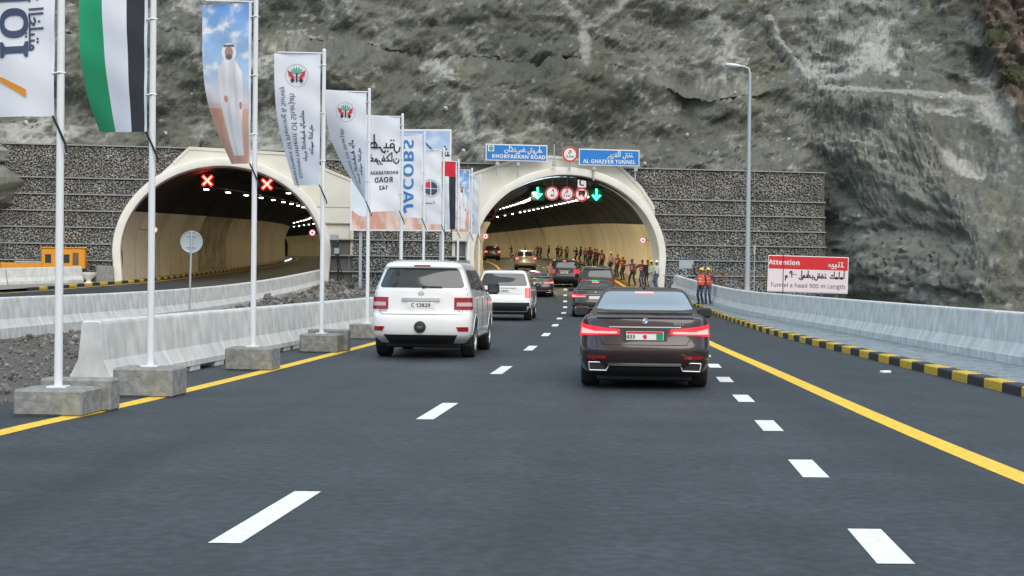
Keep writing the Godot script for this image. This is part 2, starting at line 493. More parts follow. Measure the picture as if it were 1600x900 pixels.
func ground_and_roads() -> void:
	# bare earth
	var b := MB.new()
	var rows := []
	var d := -220.0
	while d < 103.0:
		var row := PackedVector3Array()
		var x := -240.0
		while x <= 240.0:
			var bump := 0.0
			if d > 20 and absf(x) < 40: bump = 0.05 * sin(x * 3.1 + d * 1.7) * sin(d * 2.3 - x)
			row.append(P(x, ground(x, d) - 0.10 + (bump if x < -6.5 or x > 10.5 else 0.0), d))
			x += 0.6 if absf(x + 5) < 30 else 15.0
		rows.append(row)
		d += 0.8 if d > 18 else 8.0
	b.grid(rows, false, true)
	struct("ground", b, M.gravel)
	# right carriageway, into the tunnel
	b = MB.new()
	var wear := FastNoiseLite.new()
	wear.seed = 91; wear.frequency = 0.05; wear.fractal_octaves = 3
	var rr := []
	var rc := []
	for i in 106:                                   # polished wheel paths, dark oil strips and dusty edges
		var q := -60.0 + 157.0 * i / 105.0
		var row := PackedVector3Array()
		var cw := PackedColorArray()
		var x0 := line_l(q) - 1.5
		var x1 := kerb_r(q)
		for j in 61:
			var x := lerpf(x0, x1, j / 60.0)
			row.append(P(x, gr(q), q))
			var v := 1.0 + 0.38 * wear.get_noise_2d(x * 6.0, q * 0.5) + 0.30 * wear.get_noise_2d(x * 22.0, q * 0.9 + 300.0)
			for c in [dash_l(q) - 1.85, dash_l(q) + 1.85]:
				v += 0.34 * exp(-((absf(x - c) - 0.78) ** 2) / 0.06) - 0.26 * exp(-((x - c) ** 2) / 0.05)
			v += 0.35 * smoothstep(x1 - 0.8, x1, x)
			cw.append(Color(v, v, v))
		rr.append(row); rc.append(cw)
	b.grid(rr, false, true, rc)
	b.col = Color(1, 1, 1)
	strip(b, 97, 300, 3.0, func(q): return cr(q) - 5.9, kerb_r, gr, 0.0, 5)
	var road := struct("road", b, M.asphalt)
	# left carriageway
	b = MB.new()
	strip(b, 20, 93, 1.5, kerb_l, func(q): return tab(T_BAR_M, q) - 0.2, gl, 0.0, 9)
	strip(b, 93, 340, 3.0, kerb_l, func(q): return cl(q) + 6.0, gl, 0.0, 5)
	var road_l := struct("road", b, M.asphalt)
	# edge lines
	b = MB.new()
	strip(b, 1, 290, 1.5, func(q): return line_l(q) - 0.12, func(q): return line_l(q) + 0.12, gr, 0.004)
	part("yellow_edge_line", b, M.yellow_paint, road)
	b = MB.new()
	strip(b, 1, 290, 1.5, func(q): return line_r(q) - 0.13, func(q): return line_r(q) + 0.13, gr, 0.004)
	part("yellow_edge_line", b, M.yellow_paint, road)
	b = MB.new()
	strip(b, 45, 330, 1.5, func(q): return kerb_l(q) + 0.65, func(q): return kerb_l(q) + 0.83, gl, 0.004)
	part("yellow_edge_line", b, M.yellow_paint, road_l)
	# dashes
	d = 2.3
	while d < 285:
		b = MB.new()
		strip(b, d - 1.1, d + 1.1, 0.6, func(q): return dash_l(q) - 0.1, func(q): return dash_l(q) + 0.1, gr, 0.004)
		part("lane_dash", b, M.white_paint, road)
		d += 7.93
	d = 5.55
	while d < 45:
		b = MB.new()
		strip(b, d - 0.6, d + 0.6, 0.6, func(q): return tab(T_DASH_R, q) - 0.11, func(q): return tab(T_DASH_R, q) + 0.11, gr, 0.004)
		part("lane_dash", b, M.white_paint, road)
		d += 3.74
	# pavement between the kerb and the right barrier
	b = MB.new()
	strip(b, -20, 97, 1.5, func(q): return kerb_r(q) + 0.2, func(q): return tab(T_BAR_R, q) + 0.3, gr, 0.11)
	var pav := struct("pavement", b, M.paving)
	var xf := []
	var cc := []
	d = 14.0
	var r := 0
	while d < 58.0:
		var x := kerb_r(d) + 0.36 + (0.10 if r % 2 else 0.0)
		var e := tab(T_BAR_R, d) - 0.1
		while x < e:
			xf.append(Transform3D(Basis(Vector3.UP, rng.randf_range(-0.015, 0.015)), P(x, gr(d) + 0.125 + rng.randf_range(-0.002, 0.003), d)))
			var q := rng.randf_range(0.17, 0.29)
			cc.append(Color(q * 0.88, q * 1.06, q * 1.16))
			x += 0.205
		d += 0.105
		r += 1
	var pb := MB.new()
	pb.box(Vector3.ZERO, Vector3(0.196, 0.05, 0.097), 0.006)
	scatter("paving_block", pb.mesh(), M.stones, xf, cc, pav)
	# walkway in the right tunnel
	b = MB.new()
	strip(b, 97, 295, 3.0, func(q): return kerb_r(q) + 0.2, func(q): return cr(q) + 5.95, gr, 0.125)
	struct("tunnel_walkway", b, M.concrete_dull)
	b = MB.new()
	strip(b, 60, 335, 2.0, func(q): return kerb_l(q) - (4.0 if q < 86 else 0.9), func(q): return kerb_l(q) - 0.2, gl, 0.125)
	struct("pavement", b, M.concrete_dull)
	# loose stones in the median and at the foot of the walls
	var sb := MB.new()
	stone(sb, 5)
	var sme := sb.mesh()
	xf = []; cc = []
	for i in 9000:
		var q := rng.randf()
		var dd := 34.0 + 62.0 * pow(rng.randf(), 0.8)
		var x := lerpf(-12.4, -4.6, rng.randf())
		if i % 6 == 0:
			x = rng.randf_range(10.9, 15.0); dd = rng.randf_range(50, 96)
		elif i % 3 == 1:
			dd = rng.randf_range(17, 46); x = rng.randf_range(-12.6, -6.0)
			if x > tab(T_BAR_L, dd) - 0.5: continue
		elif x > tab(T_BAR_L, dd) - 0.7: continue
		var s := 0.03 + 0.12 * pow(rng.randf(), 3.0)
		if i % 3 == 1 and dd < 46: s = 0.015 + 0.05 * pow(rng.randf(), 2.0)
		if dd > 62 and i % 9 == 0: s *= 2.2
		xf.append(Transform3D(Basis.from_euler(Vector3(rng.randf() * 6, rng.randf() * 6, 0)).scaled(Vector3(s, s, s) * 1.3), P(x, ground(x, dd) - 0.08 + s * 0.4, dd)))
		var k := rng.randf_range(0.08, 0.24)
		cc.append(Color(k, k * 0.99, k * rng.randf_range(0.86, 1.02)))
	var gs := scatter("gravel", sme, M.stones, xf, cc, self)
	gs.set_meta("label", "grey loose gravel and rubble on the median between the barriers")
	gs.set_meta("category", "gravel")

func stone(b: MB, sd: int) -> void:      # a small angular stone of about unit size
	var r := RandomNumberGenerator.new()
	r.seed = sd
	var base := [Vector3(0, 1, 0), Vector3(0, -1, 0), Vector3(1, 0, 0), Vector3(-1, 0, 0), Vector3(0, 0, 1), Vector3(0, 0, -1)]
	for i in 6: base[i] = base[i] * r.randf_range(0.55, 0.8) + Vector3(r.randf_range(-0.2, 0.2), r.randf_range(-0.2, 0.2), r.randf_range(-0.2, 0.2))
	for f in [[0, 2, 4], [0, 4, 3], [0, 3, 5], [0, 5, 2], [1, 4, 2], [1, 3, 4], [1, 5, 3], [1, 2, 5]]:
		var m: Vector3 = (base[f[0]] + base[f[1]] + base[f[2]]) / 3.0
		m = m.normalized() * r.randf_range(0.5, 0.66)
		for k in 3: b.tri(base[f[k]], m, base[f[(k + 1) % 3]])

# ------------------------------------------------------------------ kerbs
func kerb_run(called: String, xk: Callable, h: Callable, d0: float, d1: float, side: float, first_yellow: bool) -> void:
	var k := Node3D.new()
	k.name = numbered(called, self)
	add_child(k, true)
	k.set_meta("kind", "structure")
	var d := d0
	var i := 0
	while d < d1 and i < 295:
		var st := 0.875
		var b := MB.new()
		var x0: float = xk.call(d)
		var x1: float = xk.call(d + st)
		var a := P(x0, h.call(d), d + 0.008)
		var e := P(x1, h.call(d + st), d + st - 0.008)
		var mid := (a + e) * 0.5
		var z := (a - e).normalized()
		var x := Vector3.UP.cross(z).normalized()
		b.box(mid + Vector3(0, 0.02, 0) + x * 0.13 * side + Vector3(0, rng.randf_range(-0.004, 0.004), 0), Vector3(0.26, 0.26, a.distance_to(e)), 0.02, Basis(x, z.cross(x), z))
		var y := (i % 2 == 0) == first_yellow
		part("kerb_stone", b, M.kerb_yellow if y else M.black_paint, k)
		d += st
		i += 1

func kerbs() -> void:
	kerb_run("kerb", kerb_r, gr, 10.0, 150.0, 1.0, true)
	kerb_run("kerb", kerb_l, gl, 80.0, 170.0, -1.0, false)

# ------------------------------------------------------------------ the rock face
func seg_dist(p: Vector2, a: Vector2, b: Vector2) -> float:
	var ab := b - a
	var t := clampf((p - a).dot(ab) / ab.length_squared(), 0, 1)
	return p.distance_to(a + ab * t)

func cliff_depth(x: float, y: float) -> float:
	var d := dp(clampf(x, -34, 24)) + 2.2 + maxf(0.0, y - 9.0) * 0.42
	if y < 9.0: d += (y - 9.0) * 0.42 * maxf(smoothstep(20.4, 22.0, x), smoothstep(-33.5, -35.5, x))
	d -= 4.2 * smoothstep(0.0, -1.6, x + 30.7 - (9.0 - y) * 0.14) * smoothstep(12.5, 8.5, y)
	d += 0.9 * smoothstep(15.2, 15.8, y + 0.02 * x) * smoothstep(24.0, 10.0, x)
	if x > 20.4: d -= (minf(x, 27.0) - 20.4) * 1.7 * smoothstep(15.0, 1.0, y) * smoothstep(20.4, 22.5, x) + (x - 20.4) * 0.35
	if x < -45: d += (x + 45) * 0.5
	return d

func cliff() -> void:
	var f := FastNoiseLite.new()      # broad lumps
	f.seed = 5; f.noise_type = FastNoiseLite.TYPE_SIMPLEX_SMOOTH; f.frequency = 0.105; f.fractal_octaves = 4; f.fractal_gain = 0.42
	f.domain_warp_enabled = true; f.domain_warp_amplitude = 3.0; f.domain_warp_frequency = 0.12
	var huge := FastNoiseLite.new()   # buttresses and hollows
	huge.seed = 77; huge.noise_type = FastNoiseLite.TYPE_SIMPLEX_SMOOTH; huge.frequency = 0.05; huge.fractal_octaves = 2
	huge.domain_warp_enabled = true; huge.domain_warp_amplitude = 6.0; huge.domain_warp_frequency = 0.06
	var rg := FastNoiseLite.new()     # folds
	rg.seed = 9; rg.noise_type = FastNoiseLite.TYPE_SIMPLEX_SMOOTH; rg.frequency = 0.17; rg.fractal_type = FastNoiseLite.FRACTAL_RIDGED; rg.fractal_octaves = 3; rg.fractal_gain = 0.4
	rg.domain_warp_enabled = true; rg.domain_warp_amplitude = 2.2; rg.domain_warp_frequency = 0.2
	var fine := FastNoiseLite.new()
	fine.seed = 15; fine.noise_type = FastNoiseLite.TYPE_SIMPLEX_SMOOTH; fine.frequency = 0.9; fine.fractal_octaves = 3
	var pale := FastNoiseLite.new()   # pale lime and spray patches
	pale.seed = 23; pale.noise_type = FastNoiseLite.TYPE_SIMPLEX_SMOOTH; pale.frequency = 0.12; pale.fractal_octaves = 5
	pale.domain_warp_enabled = true; pale.domain_warp_amplitude = 4.0; pale.domain_warp_frequency = 0.18
	var vein := FastNoiseLite.new()
	vein.seed = 31; vein.noise_type = FastNoiseLite.TYPE_SIMPLEX_SMOOTH; vein.frequency = 0.15; vein.fractal_type = FastNoiseLite.FRACTAL_RIDGED; vein.fractal_octaves = 4
	vein.domain_warp_enabled = true; vein.domain_warp_amplitude = 3.5; vein.domain_warp_frequency = 0.15
	var tone := FastNoiseLite.new()
	tone.seed = 45; tone.noise_type = FastNoiseLite.TYPE_SIMPLEX_SMOOTH; tone.frequency = 0.05; tone.fractal_octaves = 3
	var xs := []
	var x := -170.0
	while x <= 170.0:
		xs.append(x)
		x += (0.075 if x > 20.0 and x < 27.5 else 0.17) if absf(x) < 44.0 else 2.5
	var ys := []
	var y := -1.5
	while y <= 62.0:
		ys.append(y)
		y += 0.17 if y < 25.0 else 1.6
	# raised pale ribs: the drain chute, the slanting channels, the bench on the right
	var ribs := [[Vector2(0.9, 23.5), Vector2(4.4, 18.8)], [Vector2(10.0, 22.5), Vector2(5.2, 18.9)], [Vector2(4.7, 19.0), Vector2(4.7, 15.4)], [Vector2(18.2, 20.3), Vector2(21.5, 14.6)], [Vector2(21.5, 14.6), Vector2(34.5, 13.0)], [Vector2(-3.5, 12.8), Vector2(-3.0, 9.8)]]
	var edge := [Vector2(31.6, 22.0), Vector2(33.0, 13.0), Vector2(33.4, 8.0), Vector2(33.2, 1.0)]
	var rows := []
	var cols := []
	for yy in ys:
		var row := PackedVector3Array()
		var cr_ := PackedColorArray()
		for xx in xs:
			var d := cliff_depth(xx, yy)
			var nrm := Vector3((cliff_depth(xx + 0.3, yy) - cliff_depth(xx - 0.3, yy)) / 0.6, (cliff_depth(xx, yy + 0.3) - cliff_depth(xx, yy - 0.3)) / 0.6, 1.0).normalized()
			var q := Vector3(xx * 0.85, yy * 1.3, 3.0)
			var big := f.get_noise_3dv(q)
			var rid := rg.get_noise_3dv(q)
			var fi := fine.get_noise_3dv(q)
			# natural rock beyond the sprayed concrete
			var nat := 0.0
			var ex := 90.0
			for k in 3:
				if yy <= edge[k].y and yy >= edge[k + 1].y:
					ex = lerpf(edge[k].x, edge[k + 1].x, (edge[k].y - yy) / (edge[k].y - edge[k + 1].y))
			if yy > 22.0: ex = 31.0
			nat = smoothstep(ex - 0.3, ex + 0.5, xx + fi * 0.9)
			nat = maxf(nat, smoothstep(-31.0, -32.5, xx + fi) * smoothstep(15.5, 16.5, yy + fi))
			var calm := smoothstep(22.0, 25.0, xx) * smoothstep(32.0, 28.0, xx) * smoothstep(13.5, 15.5, yy) * smoothstep(21.5, 19.5, yy)
			var amp := 1.0 - 0.6 * calm
			var disp := (huge.get_noise_3dv(q) * 2.4 * smoothstep(8.5, 13.0, yy + maxf(0.0, xx - 20.0) * 3.0) + big * 2.3 + (0.42 - absf(rid)) * 0.9 + fi * 0.10 + fine.get_noise_3dv(q * 2.6) * 0.06) * amp
			if nat > 0.01: disp += nat * (0.8 + fi * 1.1 + fine.get_noise_3dv(q * 2.7) * 0.6)
			var near := 0.0
			for r in ribs: near = maxf(near, 1.0 - smoothstep(0.22, 0.42, seg_dist(Vector2(xx + fi * 0.35, yy), r[0], r[1])))
			disp = lerpf(disp, disp * 0.5 + 0.45, near * 0.7)
			disp *= smoothstep(-2.0, 1.5, yy)
			row.append(P(xx, yy, d) + nrm * disp + Vector3(0, -0.12 * disp + 0.25 * rid, 0))
			var base := Color(0.112, 0.124, 0.106).lerp(Color(0.235, 0.247, 0.222), clampf(0.5 + tone.get_noise_3dv(q) * 1.2 + rg.get_noise_3dv(q * 0.6) * 0.7, 0, 1))
			base = base.lerp(Color(0.19, 0.182, 0.135), clampf(tone.get_noise_3dv(q * 2.3 + Vector3(9, 9, 9)) * 1.8 - 0.1, 0, 0.7))
			base = base.lerp(Color(0.074, 0.084, 0.070), clampf(0.5 * (vein.get_noise_3dv(q * 1.1 + Vector3(50, 0, 0)) + 0.25), 0, 0.8))
			var p := pale.get_noise_3dv(q)
			var w := smoothstep(0.10, 0.42, p) * 0.75 * (1.0 - 0.55 * smoothstep(10.0, 6.0, yy))
			var ve := vein.get_noise_3dv(q)
			w = maxf(w, smoothstep(0.62, 0.92, ve) * 0.5)
			w = maxf(w, smoothstep(0.80, 0.93, rg.get_noise_3dv(q * 1.9 + Vector3(0, 0, 40))) * 0.55)
			w = clampf(maxf(w, near * 0.5), 0, 1)
			base = base.lerp(Color(0.54, 0.56, 0.54), w)
			var brown := Color(0.20, 0.165, 0.13).lerp(Color(0.08, 0.07, 0.055), clampf(0.5 + fine.get_noise_3dv(q * 2.1) * 1.3, 0, 1))
			base = base.lerp(brown, nat)
			cr_.append(base)
		rows.append(row); cols.append(cr_)
	var b := MB.new()
	b.grid(rows, false, false, cols, func(p): return p.x > -29.0 and p.x < 19.9 and p.y < 8.1)
	var c := struct("cliff", b, M.cliff_face)
	# bolt heads and weep pipes
	for q in [[-28.0, 10.2], [-30.5, 10.9], [-25.0, 10.6], [-22.0, 10.4], [-20.6, 13.0], [-18.4, 10.5], [-17.4, 12.4], [-7.6, 13.0], [-4.4, 12.4], [-1.5, 12.2], [-3.2, 9.6], [8.9, 9.3], [12.0, 11.5], [15.5, 14.6], [19.0, 11.2], [24.5, 9.4], [28.8, 13.9], [6.0, 12.6]]:
		var dd := cliff_depth(q[0], q[1])
		var qq := Vector3(q[0] * 0.85, q[1] * 1.3, 3.0)
		var disp := huge.get_noise_3dv(qq) * 2.4 * smoothstep(8.5, 13.0, q[1] + maxf(0.0, q[0] - 20.0) * 3.0) + f.get_noise_3dv(qq) * 2.3 + (0.42 - absf(rg.get_noise_3dv(qq))) * 0.9
		var bb := MB.new()
		var at := P(q[0], q[1], dd - disp - 0.05)
		bb.lathe([Vector2(0.0, 0.16), Vector2(0.05, 0.15), Vector2(0.06, 0.03), Vector2(0.12, 0.02), Vector2(0.13, -0.2)], Transform3D(Basis(Vector3.RIGHT, PI / 2 - 0.3), at), 8)
		part("rock_bolt", bb, M.sign_white, c)

# ------------------------------------------------------------------ arches
func arch(o: float, k := 40) -> PackedVector2Array:      # the tunnel's outline, o metres outside its inner face; from the left foot over the top
	var r := PackedVector2Array()
	r.append(Vector2(-5.95 - o, -0.4))
	r.append(Vector2(-6.02 - o, 0.7))
	for i in k + 1:
		var a := PI - PI * i / k
		r.append(Vector2((6.1 + o) * cos(a), 1.8 + (5.35 + o) * sin(a)))
	r.append(Vector2(6.02 + o, 0.7))
	r.append(Vector2(5.95 + o, -0.4))
	return r

func portal(label: String, cx: float, ground_y: float, outline: Array) -> void:
	var t := thing("tunnel_portal", label, "tunnel portal", P(cx, ground_y, dp(cx)))
	var yaw := Basis(Vector3.UP, atan(0.2))
	# the ring
	var b := MB.new()
	var prof := [Vector2(0.0, -1.0), Vector2(0.0, 0.48), Vector2(0.04, 0.55), Vector2(0.44, 0.55), Vector2(0.50, 0.48), Vector2(0.50, -0.3)]
	var rows := []
	for q in prof:
		var row := PackedVector3Array()
		for p in arch(q.x, 56): row.append(yaw * Vector3(p.x, p.y, q.y))
		rows.append(row)
	b.grid(rows, false, false)
	part("arch_ring", b, M.ring_white, t)
	# the headwall, one sloping collar behind the ring
	var poly := PackedVector2Array()
	for q in outline: poly.append(Vector2(q[0], q[1] - ground_y))
	var inner := arch(0.48, 90)
	var front := PackedVector3Array()
	var hole := PackedVector3Array()
	var back := PackedVector3Array()
	for p in inner:
		var o := p
		var dir := (p - Vector2(0, 1.2)).normalized()
		for i in poly.size():
			var hit = Geometry2D.segment_intersects_segment(Vector2(0, 1.2), Vector2(0, 1.2) + dir * 30.0, poly[i], poly[(i + 1) % poly.size()])
			if hit != null and hit.length() > 0 and (hit - Vector2(0, 1.2)).length() > (o - Vector2(0, 1.2)).length(): o = hit
		hole.append(yaw * Vector3(p.x, p.y, 0.0))
		front.append(yaw * Vector3(o.x, o.y, 0.0))
		back.append(yaw * Vector3(o.x, o.y, -2.5))
	b = MB.new()
	for i in inner.size() - 1:
		b.quad(hole[i], front[i], front[i + 1], hole[i + 1])
		b.quad(front[i], back[i], back[i + 1], front[i + 1])
	part("headwall", b, M.portal_cream, t)
	# a shallow drip moulding and a pour joint across the headwall
	b = MB.new()
	for i in inner.size() - 1:
		if front[i].distance_to(hole[i]) > 0.35 and front[i + 1].distance_to(hole[i + 1]) > 0.35:
			var u := (front[i] - hole[i]).normalized()
			var w := (front[i + 1] - hole[i + 1]).normalized()
			var z := yaw * Vector3(0, 0, 0.05)
			b.quad(front[i] - u * 0.16 + z, front[i] + u * 0.03 + z, front[i + 1] + w * 0.03 + z, front[i + 1] - w * 0.16 + z)
			b.quad(front[i] + u * 0.03 + z, front[i] + u * 0.03 - z * 3, front[i + 1] + w * 0.03 - z * 3, front[i + 1] + w * 0.03 + z)
			b.quad(front[i] - u * 0.16 - z, front[i] - u * 0.16 + z, front[i + 1] - w * 0.16 + z, front[i + 1] - w * 0.16 - z)
	part("coping", b, M.portal_cream, t)

func portals() -> void:
	portal("cream concrete portal of the right tunnel, under the blue signs", 3.45, gr(97.0) + 0.22, [[-7.4, 0.0], [-7.4, 7.6], [-5.8, 8.25], [-3.3, 9.1], [-1.0, 9.35], [3.35, 9.0], [5.0, 7.5], [5.9, 6.2], [6.3, 0.0]])
	portal("cream concrete portal of the left tunnel, with red crosses inside", -17.85, gl(93.0), [[-6.2, 0.0], [-5.9, 5.5], [-3.6, 7.8], [-2.1, 9.3], [4.0, 9.1], [6.1, 8.25], [8.0, 7.5], [8.0, 0.0]])

func tunnel(label: String, cc: Callable, hh: Callable, d0: float, d1: float, tray: float) -> void:
	var t := thing("tunnel", label, "tunnel")
	# dark lining: outer shell to the ground and beyond
	var b := MB.new()
	var d := d0
	while d < d1:                                      # cast in bays, each with a small step at its joint
		var rows := []
		for q in [[0.0, 0.0], [0.02, 0.07], [0.98, 0.07], [1.0, 0.0]]:
			var row := PackedVector3Array()
			var e: float = d + q[0] * 10.0
			for p in arch(0.06 + q[1], 40):
				var x: float = cc.call(e) + p.x
				row.append(P(x, hh.call(e) + p.y, e + 0.2 * p.x * (1.0 - smoothstep(d0, d0 + 40, e))))
			rows.append(row)
		b.grid(rows, false, true)
		d += 10.0
	var cap := PackedVector3Array()
	for p in arch(0.2, 40): cap.append(P(cc.call(d) + p.x, hh.call(d) + p.y, d))
	for i in range(1, cap.size() - 1): b.tri(cap[0], cap[i], cap[i + 1])
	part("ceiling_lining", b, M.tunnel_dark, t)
	# cream wall panels
	for s in [-1.0, 1.0]:
		var step := 3.0
		d = d0 + 0.2
		while d < d1 - 3.0:
			b = MB.new()
			var rows := []
			for e in [d + 0.02, d + step * 0.5, d + step - 0.02]:
				var row := PackedVector3Array()
				for y in [0.0, 0.7, 1.4, 2.2, 3.0, 3.7, 4.3]:
					var r := 6.02 if y < 1.8 else 6.1 * sqrt(maxf(0.0, 1.0 - ((y - 1.8) / 5.35) ** 2))
					if y < 0.7: r = 5.97
					row.append(P(cc.call(e) + s * (r - 0.03), hh.call(e) + y, e + 0.2 * s * r * (1.0 - smoothstep(d0, d0 + 40, e))))
				rows.append(row)
			b.grid(rows, false, s > 0)
			var soot := rng.randf()
			var pmat: Material = M.cladding if soot < 0.75 else M.cladding_dull
			if cc.call(150.0) < -10 and s < 0 and d > 112 and d < 125: pmat = M.cladding_sooty
			part("cladding_panel", b, pmat, t)
			d += step
	# cable trays along the lamp rows
	for s in [-1.0, 1.0]:
		b = MB.new()
		strip(b, d0 + 3, d1, 3.0, func(q): return cc.call(q) + s * 2.1 - 0.15, func(q): return cc.call(q) + s * 2.1 + 0.15, hh, tray)
		strip(b, d0 + 3, d1, 3.0, func(q): return cc.call(q) + s * 2.1 - 0.15, func(q): return cc.call(q) + s * 2.1 - 0.14, hh, tray + 0.08)
		part("cable_tray", b, M.galvanised, t)

func lamp_row(where: String, cc: Callable, hh: Callable, off: float, ds: Array, bright: float, group: String, high := 6.26, long := false) -> void:
	var i := 0
	for d in ds:
		var lab := "%s lamp from the entrance in the %s" % [NTH[mini(i, 57)], where]
		var t := thing("tunnel_lamp", lab, "ceiling lamp", P(cc.call(d) + off, hh.call(d) + high, d), 0.0, group)
		var b := MB.new()
		var lz: float = 1.6 if long and d < 150.0 else 0.44
		b.box(Vector3(0, 0.1, 0), Vector3(0.34, 0.1, lz + 0.12), 0.02)
		b.box(Vector3(0, 0.18, 0.2), Vector3(0.04, 0.1, 0.04))
		b.box(Vector3(0, 0.18, -0.2), Vector3(0.04, 0.1, 0.04))
		part("housing", b, M.dark_metal, t)
		b = MB.new()
		b.box(Vector3(0, 0.02, 0), Vector3(0.26, 0.055, lz), 0.012)
		part("lamp_glass", b, M.lamp_glow, t)
		var l := SpotLight3D.new()
		l.light_color = Color(1.0, 0.90, 0.69)
		l.light_energy = bright * (0.6 if lz > 1.0 else 1.0)
		l.spot_range = 40.0
		l.spot_attenuation = 2.0
		l.spot_angle = 78.0
		l.spot_angle_attenuation = 0.35
		l.rotation.x = -PI / 2
		l.light_size = 0.15
		l.shadow_enabled = true
		l.position = Vector3(0, -0.06, 0)
		t.add_child(l)
		i += 1

func tunnels() -> void:
	tunnel("right road tunnel curving left behind its portal, dark roof over cream wall panels", cr, gr, 97.0, 296.0, 6.48)
	tunnel("left road tunnel curving away behind its portal, dark roof over stained cream panels", cl, gl, 93.0, 333.0, 6.08)
	var near := []
	var d := 101.0
	while d < 290.0:
		near.append(d)
		d += 1.75 if d < 150.0 else 6.0
	var far := []
	d = 101.5
	while d < 290.0:
		far.append(d)
		d += 2.6 if d < 112.0 else (5.5 if d < 200 else 9.0)
	var lefts := []
	d = 97.5
	while d < 330.0:
		lefts.append(d)
		d += 7.2
	lamp_row("left string of the right tunnel", cr, gr, -2.1, near, 5.0, "lamps of the right tunnel's left string", 6.26, true)
	lamp_row("right string of the right tunnel", cr, gr, 2.1, far, 5.0, "lamps of the right tunnel's right string")
	lamp_row("left string of the left tunnel", cl, gl, -2.1, lefts, 2.6, "lamps of the left tunnel's left string", 5.85)
	lamp_row("right string of the left tunnel", cl, gl, 2.1, lefts, 2.6, "lamps of the left tunnel's right string", 5.85)

# ------------------------------------------------------------------ gabion walls
func in_arch(x: float, y: float, cx: float, gy: float, o: float) -> bool:
	if y - gy < 1.8: return absf(x - cx) < 6.05 + o
	return ((x - cx) / (6.1 + o)) ** 2 + ((y - gy - 1.8) / (5.35 + o)) ** 2 < 1.0

func blocked(x: float, y: float, o: float) -> bool:
	return in_arch(x, y, 3.45, gr(97.0) + 0.22, o) or in_arch(x, y, -17.85, gl(93.0), o)

func gabion(label: String, x0: float, x1: float, top: Callable, foot: float, hide: Callable, sd: int) -> void:
	var t := thing("gabion_wall", label, "gabion wall")
	var r := RandomNumberGenerator.new()
	r.seed = sd
	var patch := FastNoiseLite.new()
	patch.seed = sd; patch.frequency = 0.55; patch.fractal_octaves = 3
	var ups := [0.0, 2.0, 3.0, 4.0, 5.0, 6.0, 7.0, 8.0, 9.5]
	var back := MB.new()
	var wires := MB.new()
	var xf := [[], [], []]
	var cc := [[], [], []]
	for k in 8:
		var ahead := 0.4 - 0.14 * k                     # each tier stands a little further out than the one on it
		var x := x0
		while x < x1:                                   # backing, in small cells so that the arches stay open
			var yt: float = top.call(x) - ups[k]
			var yb: float = top.call(x) - ups[k + 1]
			var y := yb
			while y < yt - 0.01:
				if not blocked(x + 0.15, y + 0.15, 0.25) and y + 0.3 > foot - 0.6:
					var d0 := dp(x) + ahead + 0.12
					var d1 := dp(x + 0.3) + ahead + 0.12
					back.quad(P(x, y, d0), P(x, minf(y + 0.3, yt), d0), P(x + 0.3, minf(y + 0.3, yt), d1), P(x + 0.3, y, d1))
				y += 0.3
			if not blocked(x + 0.15, yt, 0.3) and yt > foot: # ledge on top of the tier
				back.quad(P(x, yt, dp(x) + ahead - 0.03), P(x, yt, dp(x) + ahead + 0.4), P(x + 0.3, yt, dp(x + 0.3) + ahead + 0.4), P(x + 0.3, yt, dp(x + 0.3) + ahead - 0.03))
				wires.box(P(x + 0.15, yt + 0.02, dp(x + 0.15) + ahead - 0.04), Vector3(0.31, 0.07, 0.16), 0.0, Basis(Vector3.UP, atan(0.2)))
			x += 0.3
		x = x0 + fmod(k * 0.7, 1.4)
		while x < x1:                                   # basket seams
			var yt: float = top.call(x) - ups[k]
			var yb: float = top.call(x) - ups[k + 1]
			if not blocked(x, yb, 0.3) and not blocked(x, yt, 0.3) and yb > foot - 0.8:
				wires.box(P(x, (yt + yb) * 0.5, dp(x) + ahead - 0.10), Vector3(0.02, yt - yb, 0.02))
			x += 2.0
		x = x0
		while x < x1:
			var yt: float = top.call(x) - ups[k] - 0.06
			var yb: float = top.call(x) - ups[k + 1]
			var y := yb + 0.07
			while y < yt:
				var px := x + r.randf_range(-0.07, 0.07)
				var py := y + r.randf_range(-0.06, 0.06)
				if py > foot - 0.4 and not blocked(px, py, 0.35) and not hide.call(px, py):
					var s := r.randf_range(0.055, 0.10)
					var q := r.randi() % 3
					xf[q].append(Transform3D(Basis.from_euler(Vector3(r.randf() * 6.3, r.randf() * 6.3, r.randf() * 6.3)).scaled_local(Vector3(s * r.randf_range(1.0, 1.7), s, s * 1.1)), P(px, py, dp(px) + ahead + r.randf_range(-0.02, 0.06))))
					var w := r.randf()
					var v := (0.24 + 0.11 * w * w) * (1.0 + 0.55 * patch.get_noise_2d(px, py))
					if r.randf() < 0.05: v = 0.38
					elif r.randf() < 0.12: v *= 0.6
					var low := smoothstep(4.5, 1.5, py)   # the newer, bluer stone of the lower tiers
					var warm := Color(v * 1.08, v * 0.98, v * 0.84) if r.randf() < 0.55 else Color(v * 0.95, v, v)
					cc[q].append(warm.lerp(Color(v * 0.86, v * 1.0, v * 1.05) * 1.1, low))
				y += 0.10
			x += 0.112
	part("backing", back, M.gabion_dark, t)
	part("basket_wire", wires, M.wire, t)
	for q in 3:
		var sb := MB.new()
		stone(sb, sd * 3 + q)
		scatter("stone_fill", sb.mesh(), M.stones, xf[q], cc[q], t)

